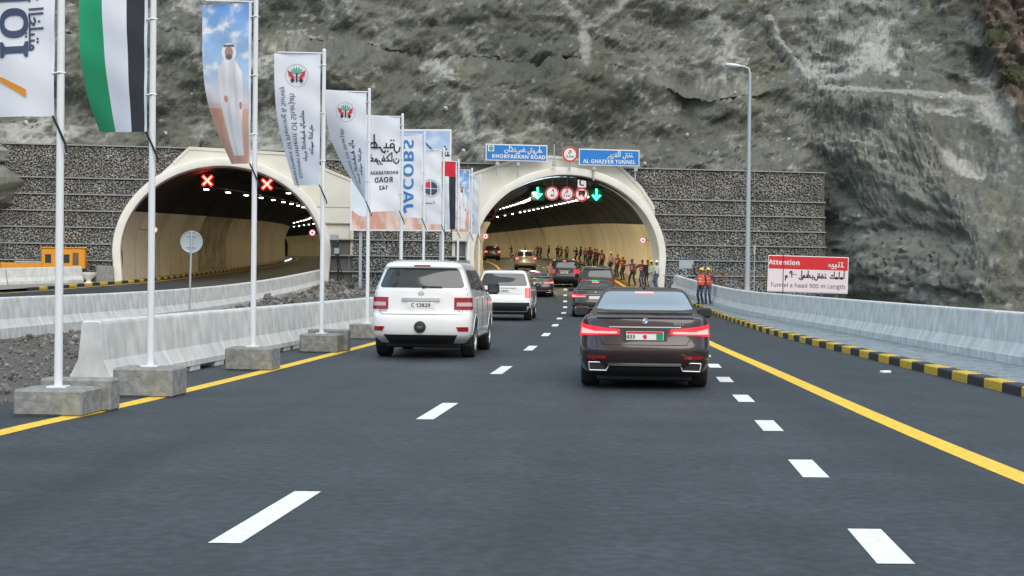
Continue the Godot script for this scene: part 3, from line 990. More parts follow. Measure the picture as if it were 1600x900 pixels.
func gabions() -> void:
	gabion("tall stone gabion wall left of the left tunnel, behind the orange machine", -37.0, -13.0, func(x): return 9.25, 1.0,
		func(x, y): return x > -21.0 and y < 9.2 and (x > -19.6 or y < 7.7 + (x + 21.4) * 1.1), 3)
	gabion("stone gabion wall between the two tunnel portals, behind the flags", -12.9, 0.0, func(x): return 8.75, 0.9,
		func(x, y): return x > -3.9 or (x < -10.0 and y < 7.2), 4)
	gabion("stepped stone gabion wall right of the right tunnel, behind the street lamp", 2.0, 20.7, func(x): return 8.7, 0.8,
		func(x, y): return x < 6.5 and y < 8.9, 5)

# ------------------------------------------------------------------ concrete barriers
func barrier_mesh(a: Vector3, e: Vector3, feet: bool, h := 0.95, wide := 0.31) -> MB:
	var b := MB.new()
	var mid := (a + e) * 0.5
	var z := (a - e).normalized()
	var x := Vector3.UP.cross(z).normalized()
	var y := z.cross(x)
	var l := a.distance_to(e) * 0.5 - 0.02
	var lift := 0.09 if feet else -0.15
	var half := [[wide, lift], [wide, 0.18], [wide - 0.02, 0.21], [wide * 0.62, 0.40], [wide * 0.46, h - 0.05], [wide * 0.42, h - 0.015], [wide * 0.34, h]]
	var prof := []
	for p in half: prof.append(Vector2(p[0], p[1]))
	for k in range(half.size() - 1, -1, -1): prof.append(Vector2(-half[k][0], half[k][1]))
	var rows := []
	for q in [[-l, 0.93], [-l + 0.03, 1.0], [l - 0.03, 1.0], [l, 0.93]]:
		var row := PackedVector3Array()
		for p in prof: row.append(x * p.x * q[1] + y * (p.y - (0.02 if q[1] < 1.0 and p.y > 0.5 else 0.0)) + z * q[0])
		rows.append(row)
	# flat facets keep their edges
	for i in rows.size() - 1:
		for j in prof.size() - 1:
			b.quad(rows[i][j], rows[i + 1][j], rows[i + 1][j + 1], rows[i][j + 1])
		b.quad(rows[i][prof.size() - 1], rows[i + 1][prof.size() - 1], rows[i + 1][0], rows[i][0])
	for i in [0, rows.size() - 1]:
		for j in prof.size() / 2 - 1:
			var k := prof.size() - 1 - j
			b.quad(rows[i][j], rows[i][j + 1], rows[i][k - 1], rows[i][k])
	if feet:
		for s in [-0.78, 0.0, 0.78]: b.box(y * 0.045 + z * l * s, Vector3(wide * 1.9, 0.1, 0.55), 0.01, Basis(x, y, z))
	return b

func barrier_row(xk: Callable, h: Callable, d0: float, d1: float, step: float, feet: bool, what: String, group: String) -> void:
	var d := d0
	var i := 0
	while d < d1 - 0.5:
		var a := P(xk.call(d), h.call(d), d)
		var e := P(xk.call(d + step), h.call(d + step), d + step)
		var b := barrier_mesh(a, e, feet)
		var o := single("concrete_barrier", b, M.concrete, "%s concrete barrier from the near end of the row %s" % [NTH[mini(i, 57)], what], "concrete barrier", group)
		o.position = (a + e) * 0.5
		d += step
		i += 1

func barriers() -> void:
	barrier_row(func(q): return tab(T_BAR_L, q), gr, 21.0, 74.0, 3.78, true, "beside the left yellow line", "barriers beside the left yellow line")
	barrier_row(func(q): return tab(T_BAR_M, q), gl, 33.0, 91.0, 3.6, false, "edging the left carriageway", "barriers edging the left carriageway")
	barrier_row(func(q): return tab(T_BAR_R, q), func(q): return gr(q) + 0.12, 15.0, 96.0, 4.5, false, "along the right pavement", "barriers along the right pavement")
	# the row in front of the orange machine
	var pts := [Vector2(-31.6, 80.5), Vector2(-28.4, 84.2), Vector2(-25.4, 88.6)]
	var wh := ["left concrete barrier in front of the orange machine", "right concrete barrier in front of the orange machine, behind the bowl planter"]
	for i in 2:
		var a := P(pts[i].x, gl(pts[i].y) + 0.1, pts[i].y)
		var e := P(pts[i + 1].x, gl(pts[i + 1].y) + 0.1, pts[i + 1].y)
		var o := single("concrete_barrier", barrier_mesh(a, e, false, 0.95, 0.3), M.concrete, wh[i], "concrete barrier")
		o.position = (a + e) * 0.5
	var bb := MB.new()
	bb.box(Vector3(0, 0.48, 0), Vector3(1.05, 1.0, 0.6), 0.04, Basis(Vector3.UP, 0.5))
	var o2 := single("concrete_block", bb, M.concrete_dull, "dark grey concrete end block against the left foot of the left portal", "concrete block")
	o2.position = P(-24.6, gl(90.0) + 0.08, 90.6)

# ------------------------------------------------------------------ writing
var text_font := {}
func txt(b: MB, s: String, fn: Callable, cap: float, bold := false, stretch := 1.0) -> void:
	var key := "bold" if bold else "plain"
	if not text_font.has(key):
		var f := SystemFont.new()
		f.font_names = ["Droid Sans"]
		f.font_weight = 700 if bold else 400
		text_font[key] = f
	var t := TextMesh.new()
	t.font = text_font[key]
	t.text = s
	t.font_size = 48
	t.pixel_size = cap / 0.714 / 48.0
	t.depth = 0.0
	t.curve_step = 1.0
	var a := t.get_mesh_arrays()
	var box := t.get_aabb()
	var c := box.position + box.size * 0.5
	var v: PackedVector3Array = a[Mesh.ARRAY_VERTEX]
	var ix: PackedInt32Array = a[Mesh.ARRAY_INDEX] if a[Mesh.ARRAY_INDEX] != null else PackedInt32Array(range(v.size()))
	for i in range(0, ix.size(), 3):
		var q := []
		for k in 3:
			var p := v[ix[i + k]] - c
			q.append(fn.call(Vector2(p.x * stretch, p.y)))
		b.tri(q[0], q[1], q[2])

func circ(x: float, y: float, r: float) -> Array:
	var p := []
	for i in 9: p.append([x + r * cos(TAU * i / 8), y + r * sin(TAU * i / 8)])
	return p

func letter(k: String) -> Array:     # [advance, strokes, dots]; x runs to the left
	var base := k.split(".")[0]
	var dots := []
	var st := []
	var adv := 0.42
	match base:
		"alef": adv = 0.32; st = [[[0.15, 0], [0.15, 1]]]
		"alefh": adv = 0.32; st = [[[0.15, 0], [0.15, 0.9]]]; dots = [[0.15, 1.12]]
		"aleff": adv = 0.32; st = [[[0, 0], [0.15, 0], [0.15, 1]]]
		"lam": adv = 0.32; st = [[[0.15, 1], [0.15, 0], [0.32, 0]]]
		"lamf": adv = 0.6; st = [[[0, 0], [0.1, 0]], [[0.1, 1], [0.1, -0.15], [0.3, -0.35], [0.5, -0.1]]]
		"tah": adv = 0.85; st = [[[0, 0], [0.85, 0]], [[0.08, 0], [0.3, 0.35], [0.6, 0.4], [0.72, 0.18], [0.6, 0]], [[0.5, 0], [0.5, 1]]]
		"reh": adv = 0.45; st = [[[0, 0], [0.12, 0.05], [0.22, -0.12], [0.3, -0.28], [0.52, -0.4]]]
		"zain": adv = 0.45; st = [[[0, 0], [0.12, 0.05], [0.22, -0.12], [0.3, -0.28], [0.52, -0.4]]]; dots = [[0.2, 0.38]]
		"dal": adv = 0.4; st = [[[0.1, 0.45], [0.28, 0.15], [0.26, 0], [0.0, 0]]]
		"yeh": st = [[[0, 0], [0.42, 0]], [[0.2, 0], [0.2, 0.32]]]; dots = [[0.1, -0.27], [0.32, -0.27]]
		"beh": st = [[[0, 0], [0.42, 0]], [[0.2, 0], [0.2, 0.32]]]; dots = [[0.2, -0.27]]
		"teh": st = [[[0, 0], [0.42, 0]], [[0.2, 0], [0.2, 0.32]]]; dots = [[0.1, 0.58], [0.32, 0.58]]
		"noon": st = [[[0, 0], [0.42, 0]], [[0.2, 0], [0.2, 0.32]]]; dots = [[0.2, 0.58]]
		"noonf": adv = 0.8; st = [[[0.05, 0.2], [0.08, -0.1], [0.35, -0.32], [0.62, -0.18], [0.72, 0.2]]]; dots = [[0.38, 0.25]]
		"qaff": adv = 0.9; st = [[[0, 0], [0.15, 0]], circ(0.26, 0.18, 0.16), [[0.42, 0.15], [0.44, -0.2], [0.62, -0.4], [0.84, -0.25], [0.88, 0.05]]]; dots = [[0.16, 0.6], [0.38, 0.6]]
		"qaf": adv = 0.5; st = [[[0, 0], [0.5, 0]], circ(0.24, 0.18, 0.16)]; dots = [[0.14, 0.6], [0.36, 0.6]]
		"feh": adv = 0.5; st = [[[0, 0], [0.5, 0]], circ(0.24, 0.18, 0.16)]; dots = [[0.24, 0.58]]
		"ghain": adv = 0.5; st = [[[0, 0], [0.5, 0]], [[0.1, 0.28], [0.4, 0.28], [0.25, 0.04], [0.1, 0.28]]]; dots = [[0.25, 0.58]]
		"khah": adv = 0.68; st = [[[0.1, 0.34], [0.3, 0.44], [0.58, 0.3]], [[0.58, 0.3], [0.3, 0.05], [0, 0]], [[0.3, 0.03], [0.68, 0]]]; dots = [[0.36, 0.72]]
		"hah": adv = 0.68; st = [[[0.1, 0.34], [0.3, 0.44], [0.58, 0.3]], [[0.58, 0.3], [0.3, 0.05], [0, 0]], [[0.3, 0.03], [0.68, 0]]]
		"waw": adv = 0.52; st = [[[0, 0], [0.12, 0]], circ(0.26, 0.14, 0.14), [[0.4, 0.1], [0.38, -0.15], [0.58, -0.4]]]
		"kaf": adv = 0.62; st = [[[0, 0], [0.62, 0]], [[0.5, 0], [0.12, 0.42], [0.62, 0.9]]]
		"kaff": adv = 0.8; st = [[[0, 0], [0.15, 0.0], [0.7, 0], [0.75, 0.15]], [[0.15, 0.0], [0.15, 1.0]], [[0.4, 0.5], [0.55, 0.4], [0.4, 0.3]]]
		"meem": adv = 0.42; st = [[[0, 0], [0.42, 0]], circ(0.2, 0.03, 0.14)]
		"meemf": adv = 0.42; st = [circ(0.18, 0.05, 0.15), [[0.3, -0.02], [0.32, -0.5]]]
		"seen": adv = 0.72; st = [[[0, 0], [0.72, 0]], [[0.12, 0], [0.12, 0.26]], [[0.34, 0], [0.34, 0.26]], [[0.58, 0], [0.58, 0.3]]]
		"sheen": adv = 0.72; st = [[[0, 0], [0.72, 0]], [[0.12, 0], [0.12, 0.26]], [[0.34, 0], [0.34, 0.26]], [[0.58, 0], [0.58, 0.3]]]; dots = [[0.24, 0.5], [0.46, 0.5], [0.35, 0.68]]
		"heh": adv = 0.45; st = [[[0, 0], [0.1, 0]], circ(0.24, 0.14, 0.15)]
		"9": adv = 0.42; st = [circ(0.24, 0.72, 0.16), [[0.08, 0.72], [0.1, 0]]]
		"0": adv = 0.34; dots = [[0.17, 0.4]]
		" ": adv = 0.4
	return [adv, st, dots]

func arab(b: MB, word: String, fn: Callable, h: float, w := 0.14) -> void:     # letters parted by spaces, words by a slash
	var x := 0.0
	var strokes := []
	var dots := []
	for k in word.split(" "):
		var l := letter(" " if k == "/" else k)
		for s in l[1]:
			var q := []
			for p in s: q.append(Vector2(-(x + p[0]), p[1]))
			strokes.append(q)
		for p in l[2]: dots.append(Vector2(-(x + p[0]), p[1]))
		x += l[0]
	var off := Vector2(x * 0.5, -0.35)
	for s in strokes:
		for i in s.size() - 1:
			var t: Vector2 = (s[i + 1] - s[i]).normalized() * w * 0.5
			var n := t.orthogonal()
			var p: Vector2 = s[i] + off - t * 0.7
			var q: Vector2 = s[i + 1] + off + t * 0.7
			b.quad(fn.call((p - n) * h), fn.call((p + n) * h), fn.call((q + n) * h), fn.call((q - n) * h))
	for p in dots:
		var r := w * 0.75
		b.quad(fn.call((p + off + Vector2(-r, 0)) * h), fn.call((p + off + Vector2(0, r)) * h), fn.call((p + off + Vector2(r, 0)) * h), fn.call((p + off + Vector2(0, -r)) * h))

func flat_map(at: Vector3, x: Vector3, y: Vector3) -> Callable:
	return func(p: Vector2) -> Vector3: return at + x * p.x + y * p.y

func poly_on(b: MB, poly: PackedVector2Array, fn: Callable) -> void:
	var t := Geometry2D.triangulate_polygon(poly)
	for i in range(0, t.size(), 3): b.tri(fn.call(poly[t[i]]), fn.call(poly[t[i + 1]]), fn.call(poly[t[i + 2]]))

func ring_on(b: MB, at: Vector2, r0: float, r1: float, fn: Callable, k := 28, a0 := 0.0, a1 := TAU) -> void:
	for i in k:
		var p := Vector2.from_angle(lerpf(a0, a1, float(i) / k))
		var q := Vector2.from_angle(lerpf(a0, a1, float(i + 1) / k))
		if r0 <= 0.0: b.tri(fn.call(at), fn.call(at + p * r1), fn.call(at + q * r1))
		else: b.quad(fn.call(at + p * r0), fn.call(at + p * r1), fn.call(at + q * r1), fn.call(at + q * r0))

# ------------------------------------------------------------------ signs and signals of the tunnels
func disc_sign(t: Node3D, at: Vector3, r: float, face: Material, rim: Material, yaw := 0.0) -> Callable:   # plate, red ring; returns the map of its face
	var bs := Basis(Vector3.UP, yaw)
	var lie := bs * Basis(Vector3.RIGHT, PI / 2)
	var b := MB.new()
	b.lathe([Vector2(0, 0.02), Vector2(r - 0.01, 0.02), Vector2(r, 0.012), Vector2(r, -0.02), Vector2(0, -0.02)], Transform3D(lie, at), 32)
	part("sign_plate", b, face, t)
	b = MB.new()
	ring_on(b, Vector2.ZERO, r * 0.78, r * 0.985, flat_map(at + bs * Vector3(0, 0, 0.025), bs.x, bs.y), 36)
	part("red_ring", b, rim, t)
	return flat_map(at + bs * Vector3(0, 0, 0.03), bs.x, bs.y)

func off_map(fn: Callable, o: Vector2) -> Callable:
	return func(p: Vector2) -> Vector3: return fn.call(p + o)

func hang_rods(t: Node3D, xs: Array, y0: float, y1: float, z := -0.06) -> void:
	for x in xs:
		var b := MB.new()
		b.tube([Vector3(x, y0, z), Vector3(x, y1, z)], 0.022, 6)
		part("hanger_rod", b, M.galvanised, t)

func tunnel_signs() -> void:
	# lane signals of the right tunnel: two green arrows
	for q in [[1.66, 7.18, "left green arrow lane signal hanging in the right tunnel mouth"], [5.60, 7.12, "right green arrow lane signal hanging in the right tunnel mouth"]]:
		var t := thing("lane_signal", q[2], "lane signal", P(q[0], q[1], 101.0), 0.0, "green arrow lane signals")
		var b := MB.new()
		b.box(Vector3(0, 0, -0.1), Vector3(1.0, 1.05, 0.2), 0.03)
		part("signal_box", b, M.black_plastic, t)
		b = MB.new()
		b.box(Vector3(0, 0.14, 0.01), Vector3(0.13, 0.5, 0.02), 0.004)
		b.prism(PackedVector2Array([Vector2(0, -0.42), Vector2(-0.33, -0.06), Vector2(-0.20, -0.02), Vector2(0, -0.2), Vector2(0.20, -0.02), Vector2(0.33, -0.06)]), Transform3D(Basis(), Vector3(0, 0, 0.012)), 0.02)
		part("green_arrow", b, M.green_glow, t)
		var l := OmniLight3D.new()
		l.light_color = Color(0.1, 1.0, 0.62); l.light_energy = 0.55; l.omni_range = 20.0; l.omni_attenuation = 2.0; l.light_size = 0.3; l.shadow_enabled = true
		l.position = Vector3(0, -0.05, 0.14)
		t.add_child(l)
		hang_rods(t, [-0.42, 0.42], 0.5, 1.25)
	# red crosses of the left tunnel
	for q in [[-19.75, 7.55, "left red cross lane signal hanging in the left tunnel mouth"], [-15.9, 7.36, "right red cross lane signal hanging in the left tunnel mouth"]]:
		var t := thing("lane_signal", q[2], "lane signal", P(q[0], q[1], 97.2), 0.0, "red cross lane signals")
		var b := MB.new()
		b.box(Vector3(0, 0, -0.1), Vector3(0.95, 0.98, 0.2), 0.03)
		part("signal_box", b, M.black_plastic, t)
		for s in [-1.0, 1.0]:
			b = MB.new()
			b.box(Vector3(0, 0, 0.012 + 0.002 * s), Vector3(0.22, 0.92, 0.02), 0.004, Basis(Vector3(0, 0, 1), s * PI / 4))
			part("red_bar", b, M.red_glow, t)
			b = MB.new()
			b.box(Vector3(0, 0, 0.030 + 0.002 * s), Vector3(0.085, 0.76, 0.012), 0.0, Basis(Vector3(0, 0, 1), s * PI / 4))
			part("hot_core", b, M.red_hot, t)
		var l := OmniLight3D.new()
		l.light_color = Color(1.0, 0.1, 0.06); l.light_energy = 0.5; l.omni_range = 20.0; l.omni_attenuation = 2.0; l.light_size = 0.3; l.shadow_enabled = true
		l.position = Vector3(0, 0, 0.16)
		t.add_child(l)
		hang_rods(t, [-0.40, 0.40], 0.48, 1.25)
	# round signs between the arrows
	var spots := [[2.63, 7.17], [3.62, 7.14], [4.60, 7.11]]
	var labs := ["round 40 speed limit sign beside the left green arrow", "round 5.5 metre height limit sign hanging in the middle of the right tunnel mouth", "round sign banning explosive loads, under the letter C plate"]
	for i in 3:
		var t := thing("round_sign", labs[i], "road sign", P(spots[i][0], spots[i][1], 101.0))
		var fn := disc_sign(t, Vector3.ZERO, 0.47, M.lit_white, M.lit_red)
		var b := MB.new()
		if i == 0:
			txt(b, "40", off_map(fn, Vector2(0, -0.14)), 0.2, true)
			part("lettering", b, M.print_black, t)
			b = MB.new()
			arab(b, "9 0", off_map(fn, Vector2(0.02, 0.14)), 0.22, 0.2)
		elif i == 1:
			txt(b, "5.5m", off_map(fn, Vector2(0, -0.12)), 0.15, true)
			part("lettering", b, M.print_black, t)
			b = MB.new()
			arab(b, "0 9 meem", off_map(fn, Vector2(0, 0.14)), 0.2, 0.2)
			poly_on(b, PackedVector2Array([Vector2(-0.07, 0.36), Vector2(0.07, 0.36), Vector2(0, 0.28)]), fn)
		else:
			poly_on(b, PackedVector2Array([Vector2(-0.2, 0.0), Vector2(0.24, 0.0), Vector2(0.24, 0.27), Vector2(-0.2, 0.27)]), fn)
			for w in [-0.12, 0.16]: ring_on(b, Vector2(w, -0.04), 0.0, 0.06, fn, 10)
		part("lettering", b, M.print_black, t)
		if i == 2:
			b = MB.new()
			for k in 8:
				var a := TAU * k / 8
				poly_on(b, PackedVector2Array([Vector2(0.02, 0.135) + Vector2.from_angle(a) * 0.14, Vector2(0.02, 0.135) + Vector2.from_angle(a + 0.5) * 0.06, Vector2(0.02, 0.135), Vector2(0.02, 0.135) + Vector2.from_angle(a - 0.5) * 0.06]), func(p): return fn.call(p) + Vector3(0, 0, 0.004))
			part("burst_mark", b, M.machine_orange, t)
			b = MB.new()
			b.box(Vector3(0, 0, 0.034), Vector3(0.06, 0.78, 0.006), 0.0, Basis(Vector3(0, 0, 1), 0.78))
			part("red_slash", b, M.lit_red, t)
		hang_rods(t, [0.0] if i < 2 else [-0.25, 0.25], 0.46, 1.5 if i < 2 else 0.5, -0.04)
	var tc := thing("letter_plate", "square white plate with a black letter C above the round signs", "road sign", P(4.62, 7.92, 101.0))
	var cb := MB.new()
	cb.box(Vector3.ZERO, Vector3(0.56, 0.66, 0.04), 0.01)
	part("sign_plate", cb, M.lit_white, tc)
	cb = MB.new()
	txt(cb, "C", flat_map(Vector3(0, 0, 0.024), Vector3.RIGHT, Vector3.UP), 0.46, true)
	part("lettering", cb, M.print_black, tc)
	hang_rods(tc, [0.0], 0.3, 0.85, -0.03)
	# blue name boards on the headwall
	var names := [["blue name board reading KHORFAKKAN ROAD on the portal headwall", -1.80, 2.20, 9.93, 0.03], ["blue name board reading AL GHAZEER TUNNEL on the portal headwall", 4.15, 8.18, 9.78, -0.0]]
	for i in 2:
		var q: Array = names[i]
		var w: float = q[2] - q[1]
		var cx: float = (q[1] + q[2]) * 0.5
		var t := thing("name_board", q[0], "road sign", P(cx, 9.42 - 0.15 * i, dp(cx) - 0.75), atan(0.2))
		var b := MB.new()
		b.box(Vector3.ZERO, Vector3(w, 1.06, 0.06), 0.015)
		part("board_plate", b, M.sign_white, t)
		b = MB.new()
		b.box(Vector3(0, 0, 0.034), Vector3(w - 0.13, 0.93, 0.012), 0.004)
		part("blue_field", b, M.sign_blue, t)
		var fn := flat_map(Vector3(0, 0, 0.044), Vector3.RIGHT, Vector3.UP)
		b = MB.new()
		if i == 0:
			arab(b, "tah reh yeh qaff / khah waw reh feh kaf aleff noonf", off_map(fn, Vector2(0.42, 0.2)), 0.36, 0.15)
			part("arabic_lettering", b, M.sign_white, t)
			b = MB.new()
			txt(b, "KHORFAKKAN ROAD", off_map(fn, Vector2(0.14, -0.24)), 0.24, true, 1.08)
		else:
			arab(b, "noon feh qaff / alef lam ghain zain yeh reh", off_map(fn, Vector2(0.72, 0.2)), 0.36, 0.15)
			part("arabic_lettering", b, M.sign_white, t)
			b = MB.new()
			txt(b, "AL GHAZEER TUNNEL", off_map(fn, Vector2(0.0, -0.26)), 0.24, true, 1.04)
		part("lettering", b, M.sign_white, t)
		if i == 0:
			b = MB.new()
			poly_on(b, PackedVector2Array([Vector2(-1.84, 0.06), Vector2(-1.46, 0.06), Vector2(-1.46, 0.42), Vector2(-1.84, 0.42)]), fn)
			part("emblem_ground", b, M.sign_white, t)
			b = MB.new()
			ring_on(b, Vector2(-1.65, 0.24), 0.0, 0.15, func(p): return fn.call(p) + Vector3(0, 0, 0.004), 20)
			part("green_emblem", b, M.print_green, t)
			b = MB.new()
			for k in 3: b.box(Vector3(-1.65, 0.17 + 0.07 * k, 0.051), Vector3(0.2, 0.012, 0.002))
			part("emblem_lines", b, M.sign_white, t)
		for s in [-0.62, 0.05] if i == 0 else [-0.5, 0.88]:
			b = MB.new()
			b.tube([Vector3(s * w * 0.5, -1.5, -0.08), Vector3(s * w * 0.5, 0.4, -0.08)], 0.05, 8)
			part("support_post", b, M.galvanised, t)
			b = MB.new()
			b.box(Vector3(s * w * 0.5, -0.72, 0.0), Vector3(0.22, 0.24, 0.16), 0.01)
			part("clamp", b, M.galvanised, t)
	var t2 := thing("round_sign", "round red ringed 5.5 metre height sign between the blue name boards", "road sign", P(3.62, 9.42, dp(3.6) - 0.75), atan(0.2))
	var f2 := disc_sign(t2, Vector3.ZERO, 0.5, M.sign_white, M.sign_red)
	var b2 := MB.new()
	txt(b2, "5.5m", off_map(f2, Vector2(0, -0.14)), 0.15, true)
	part("lettering", b2, M.print_black, t2)
	b2 = MB.new()
	arab(b2, "0 9 meem", off_map(f2, Vector2(0, 0.14)), 0.2, 0.2)
	part("lettering", b2, M.print_black, t2)
	b2 = MB.new()
	b2.tube([Vector3(0, -1.0, -0.06), Vector3(0, 0.2, -0.06)], 0.045, 8)
	part("support_post", b2, M.galvanised, t2)
	var ps := thing("sign_post", "bare grey sign post with foot plate between the blue boards", "post", P(2.6, 8.7, dp(2.6) - 0.75))
	b2 = MB.new()
	b2.tube([Vector3(0, 0, 0), Vector3(0, 1.35, 0)], 0.045, 8)
	part("post_tube", b2, M.galvanised, ps)
	b2 = MB.new()
	b2.box(Vector3(0, 0.1, 0), Vector3(0.26, 0.34, 0.2), 0.02)
	part("foot_clamp", b2, M.galvanised, ps)
	# small round signs on arms from the tunnel walls
	for q in [[-1.92, 4.4, 107.0, -1.0, "tiny round red ringed sign on the left wall of the right tunnel"], [8.62, 4.05, 99.5, 1.0, "tiny round red ringed sign on an arm from the right wall of the right tunnel"], [-22.4, 4.25, 94.0, -1.0, "tiny round red ringed sign on an arm from the left wall of the left tunnel"], [-12.65, 4.2, 95.0, 1.0, "tiny round red ringed sign on an arm from the right wall of the left tunnel"]]:
		var t := thing("wall_sign", q[4], "road sign", P(q[0], q[1], q[2]))
		var fn := disc_sign(t, Vector3.ZERO, 0.21, M.lit_white, M.lit_red)
		var b := MB.new()
		ring_on(b, Vector2.ZERO, 0.0, 0.06, fn, 10)
		part("symbol", b, M.print_black, t)
		b = MB.new()
		b.tube([Vector3(0, 0, -0.05), Vector3(q[3] * 0.95, 0.0, -0.05)], 0.02, 6)
		part("arm", b, M.dark_metal, t)
	# jet fans
	for q in [[-1.72, 5.95, 103.5, "red and black jet fan under the left haunch of the right tunnel"], [-12.35, 6.05, 97.5, "dark jet fan under the right haunch of the left tunnel"]]:
		var t := thing("jet_fan", q[3], "jet fan", P(q[0], q[1], q[2]))
		var b := MB.new()
		b.lathe([Vector2(0.36, 1.3), Vector2(0.50, 1.45), Vector2(0.50, 0.5), Vector2(0.54, 0.48), Vector2(0.54, -0.5), Vector2(0.5, -0.52), Vector2(0.5, -1.45), Vector2(0.36, -1.3), Vector2(0.36, 1.3)], Transform3D(Basis(Vector3.RIGHT, PI / 2), Vector3.ZERO), 22)
		part("fan_casing", b, M.dark_metal, t)
		b = MB.new()
		b.lathe([Vector2(0.505, 1.42), Vector2(0.53, 1.44), Vector2(0.53, 1.2), Vector2(0.505, 1.18)], Transform3D(Basis(Vector3.RIGHT, PI / 2), Vector3.ZERO), 22)
		part("red_collar", b, M.fan_red, t)
		b = MB.new()
		for k in 8:
			var a := TAU * k / 8
			b.box(Vector3(cos(a), sin(a), 0) * 0.22, Vector3(0.28, 0.09, 0.02), 0.0, Basis(Vector3(0, 0, 1), a) * Basis(Vector3.RIGHT, 0.6))
		b.ball(Vector3.ZERO, Vector3(0.1, 0.1, 0.12))
		part("fan_blades", b, M.alloy, t)
		for z in [-0.7, 0.7]:
			b = MB.new()
			b.box(Vector3(0, 0.66, z), Vector3(0.5, 0.4, 0.06))
			part("bracket", b, M.fan_red, t)

# ------------------------------------------------------------------ flags
func img_mat(called: String, w: int, h: int, fn: Callable) -> StandardMaterial3D:
	var im := Image.create(w, h, false, Image.FORMAT_RGB8)
	for y in h:
		for x in w: im.set_pixel(x, y, srgb(fn.call((x + 0.5) / w, (y + 0.5) / h)))
	var m := mk(called, Color(1, 1, 1), 0.8)
	m.albedo_texture = ImageTexture.create_from_image(im)
	return m

func cloth(m: StandardMaterial3D, k := 0.5) -> void:
	m.backlight_enabled = true
	m.backlight = Color(k, k, k)
	m.rim_enabled = true
	m.rim = 0.15

func flag_surface(top: Vector3, w: float, h: float, phi: float, pw: float, sd: float, wave: float) -> Callable:
	return func(p: Vector2) -> Vector3:      # p.x metres from the pole, p.y metres below the top
		var v := clampf(p.y / h, 0.0, 1.2)
		var u := p.x / w
		var a := phi * pow(v, pw) + 0.10 * sin(v * 5.0 + sd) * u
		var out := p.x * cos(a)
		var z := -p.x * sin(a) + wave * u * sin(u * 3.4 - v * 5.5 + sd) + 0.022 * sin(u * 8.0 + v * 4.0 + sd * 2.0) * u + 0.012 * sin(v * 23.0 + u * 5.0 + sd) * (1.0 - 0.5 * u)
		return top + Vector3(-out, -p.y - 0.05 * u * sin(v * 3.0 + sd), z)

func flag_map(s: Callable, at: Vector2, turn: float, lift := 0.012) -> Callable:   # 2D print, mirrored as seen through the cloth; at = metres from pole and top
	return func(p: Vector2) -> Vector3:
		var q := p.rotated(turn)
		var f := Vector2(at.x + q.x, at.y - q.y)
		var e := 0.02
		var o: Vector3 = s.call(f)
		var n: Vector3 = (s.call(f + Vector2(e, 0)) - o).cross(s.call(f + Vector2(0, e)) - o).normalized()
		if n.z < 0: n = -n
		return o + n * lift

func sheet(called: String, s: Callable, u0: float, u1: float, v0: float, v1: float, m: Material, par: Node, nu := 20, nv := 46) -> void:
	var b := MB.new()
	var rows := []
	for j in nv + 1:
		var row := PackedVector3Array()
		for i in nu + 1: row.append(s.call(Vector2(lerpf(u0, u1, float(i) / nu), lerpf(v0, v1, float(j) / nv))))
		rows.append(row)
	b.grid(rows, false, true)
	part(called, b, m, par)

func emblem(t: Node3D, s: Callable, at: Vector2) -> void:
	var fn := flag_map(s, at, 0.0)
	var fn2 := flag_map(s, at, 0.0, 0.016)
	var b := MB.new()
	ring_on(b, Vector2.ZERO, 0.234, 0.244, fn, 30)
	part("emblem_ring", b, M.print_pale, t)
	b = MB.new()
	for k in 7:
		var a := PI * (0.12 + 0.76 * k / 6.0)
		poly_on(b, PackedVector2Array([Vector2(0, 0.02), Vector2(0, 0.02) + Vector2.from_angle(a - 0.1) * 0.13, Vector2(0, 0.02) + Vector2.from_angle(a) * 0.17, Vector2(0, 0.02) + Vector2.from_angle(a + 0.1) * 0.13]), fn2)
	part("green_palm", b, M.print_green, t)
	for sgn in [-1.0, 1.0]:
		b = MB.new()
		poly_on(b, PackedVector2Array([Vector2(sgn * 0.03, -0.05), Vector2(sgn * 0.19, 0.12), Vector2(sgn * 0.17, -0.02), Vector2(sgn * 0.12, -0.03), Vector2(sgn * 0.14, -0.09)]), fn2)
		part("red_wing", b, M.print_red, t)
		b = MB.new()
		poly_on(b, PackedVector2Array([Vector2(sgn * 0.04, -0.1), Vector2(sgn * 0.09, -0.06), Vector2(sgn * 0.14, -0.11), Vector2(sgn * 0.1, -0.17)]), fn2)
		poly_on(b, PackedVector2Array([Vector2(0, 0.05), Vector2(sgn * 0.015, 0.05), Vector2(sgn * 0.02, -0.14), Vector2(0, -0.14)]), fn2)
		part("black_mark", b, M.print_black, t)

func sky_print(u: float, v: float, horizon: float, n: FastNoiseLite) -> Color:
	var c := Color(0.03, 0.25, 0.68).lerp(Color(0.45, 0.66, 0.85), clampf(v / horizon, 0, 1))
	var k := clampf(0.5 + n.get_noise_2d(u * 60, v * 190) * 1.6 - 0.25 + 0.3 * v, 0, 1)
	return c.lerp(Color(0.80, 0.84, 0.90), k * k)

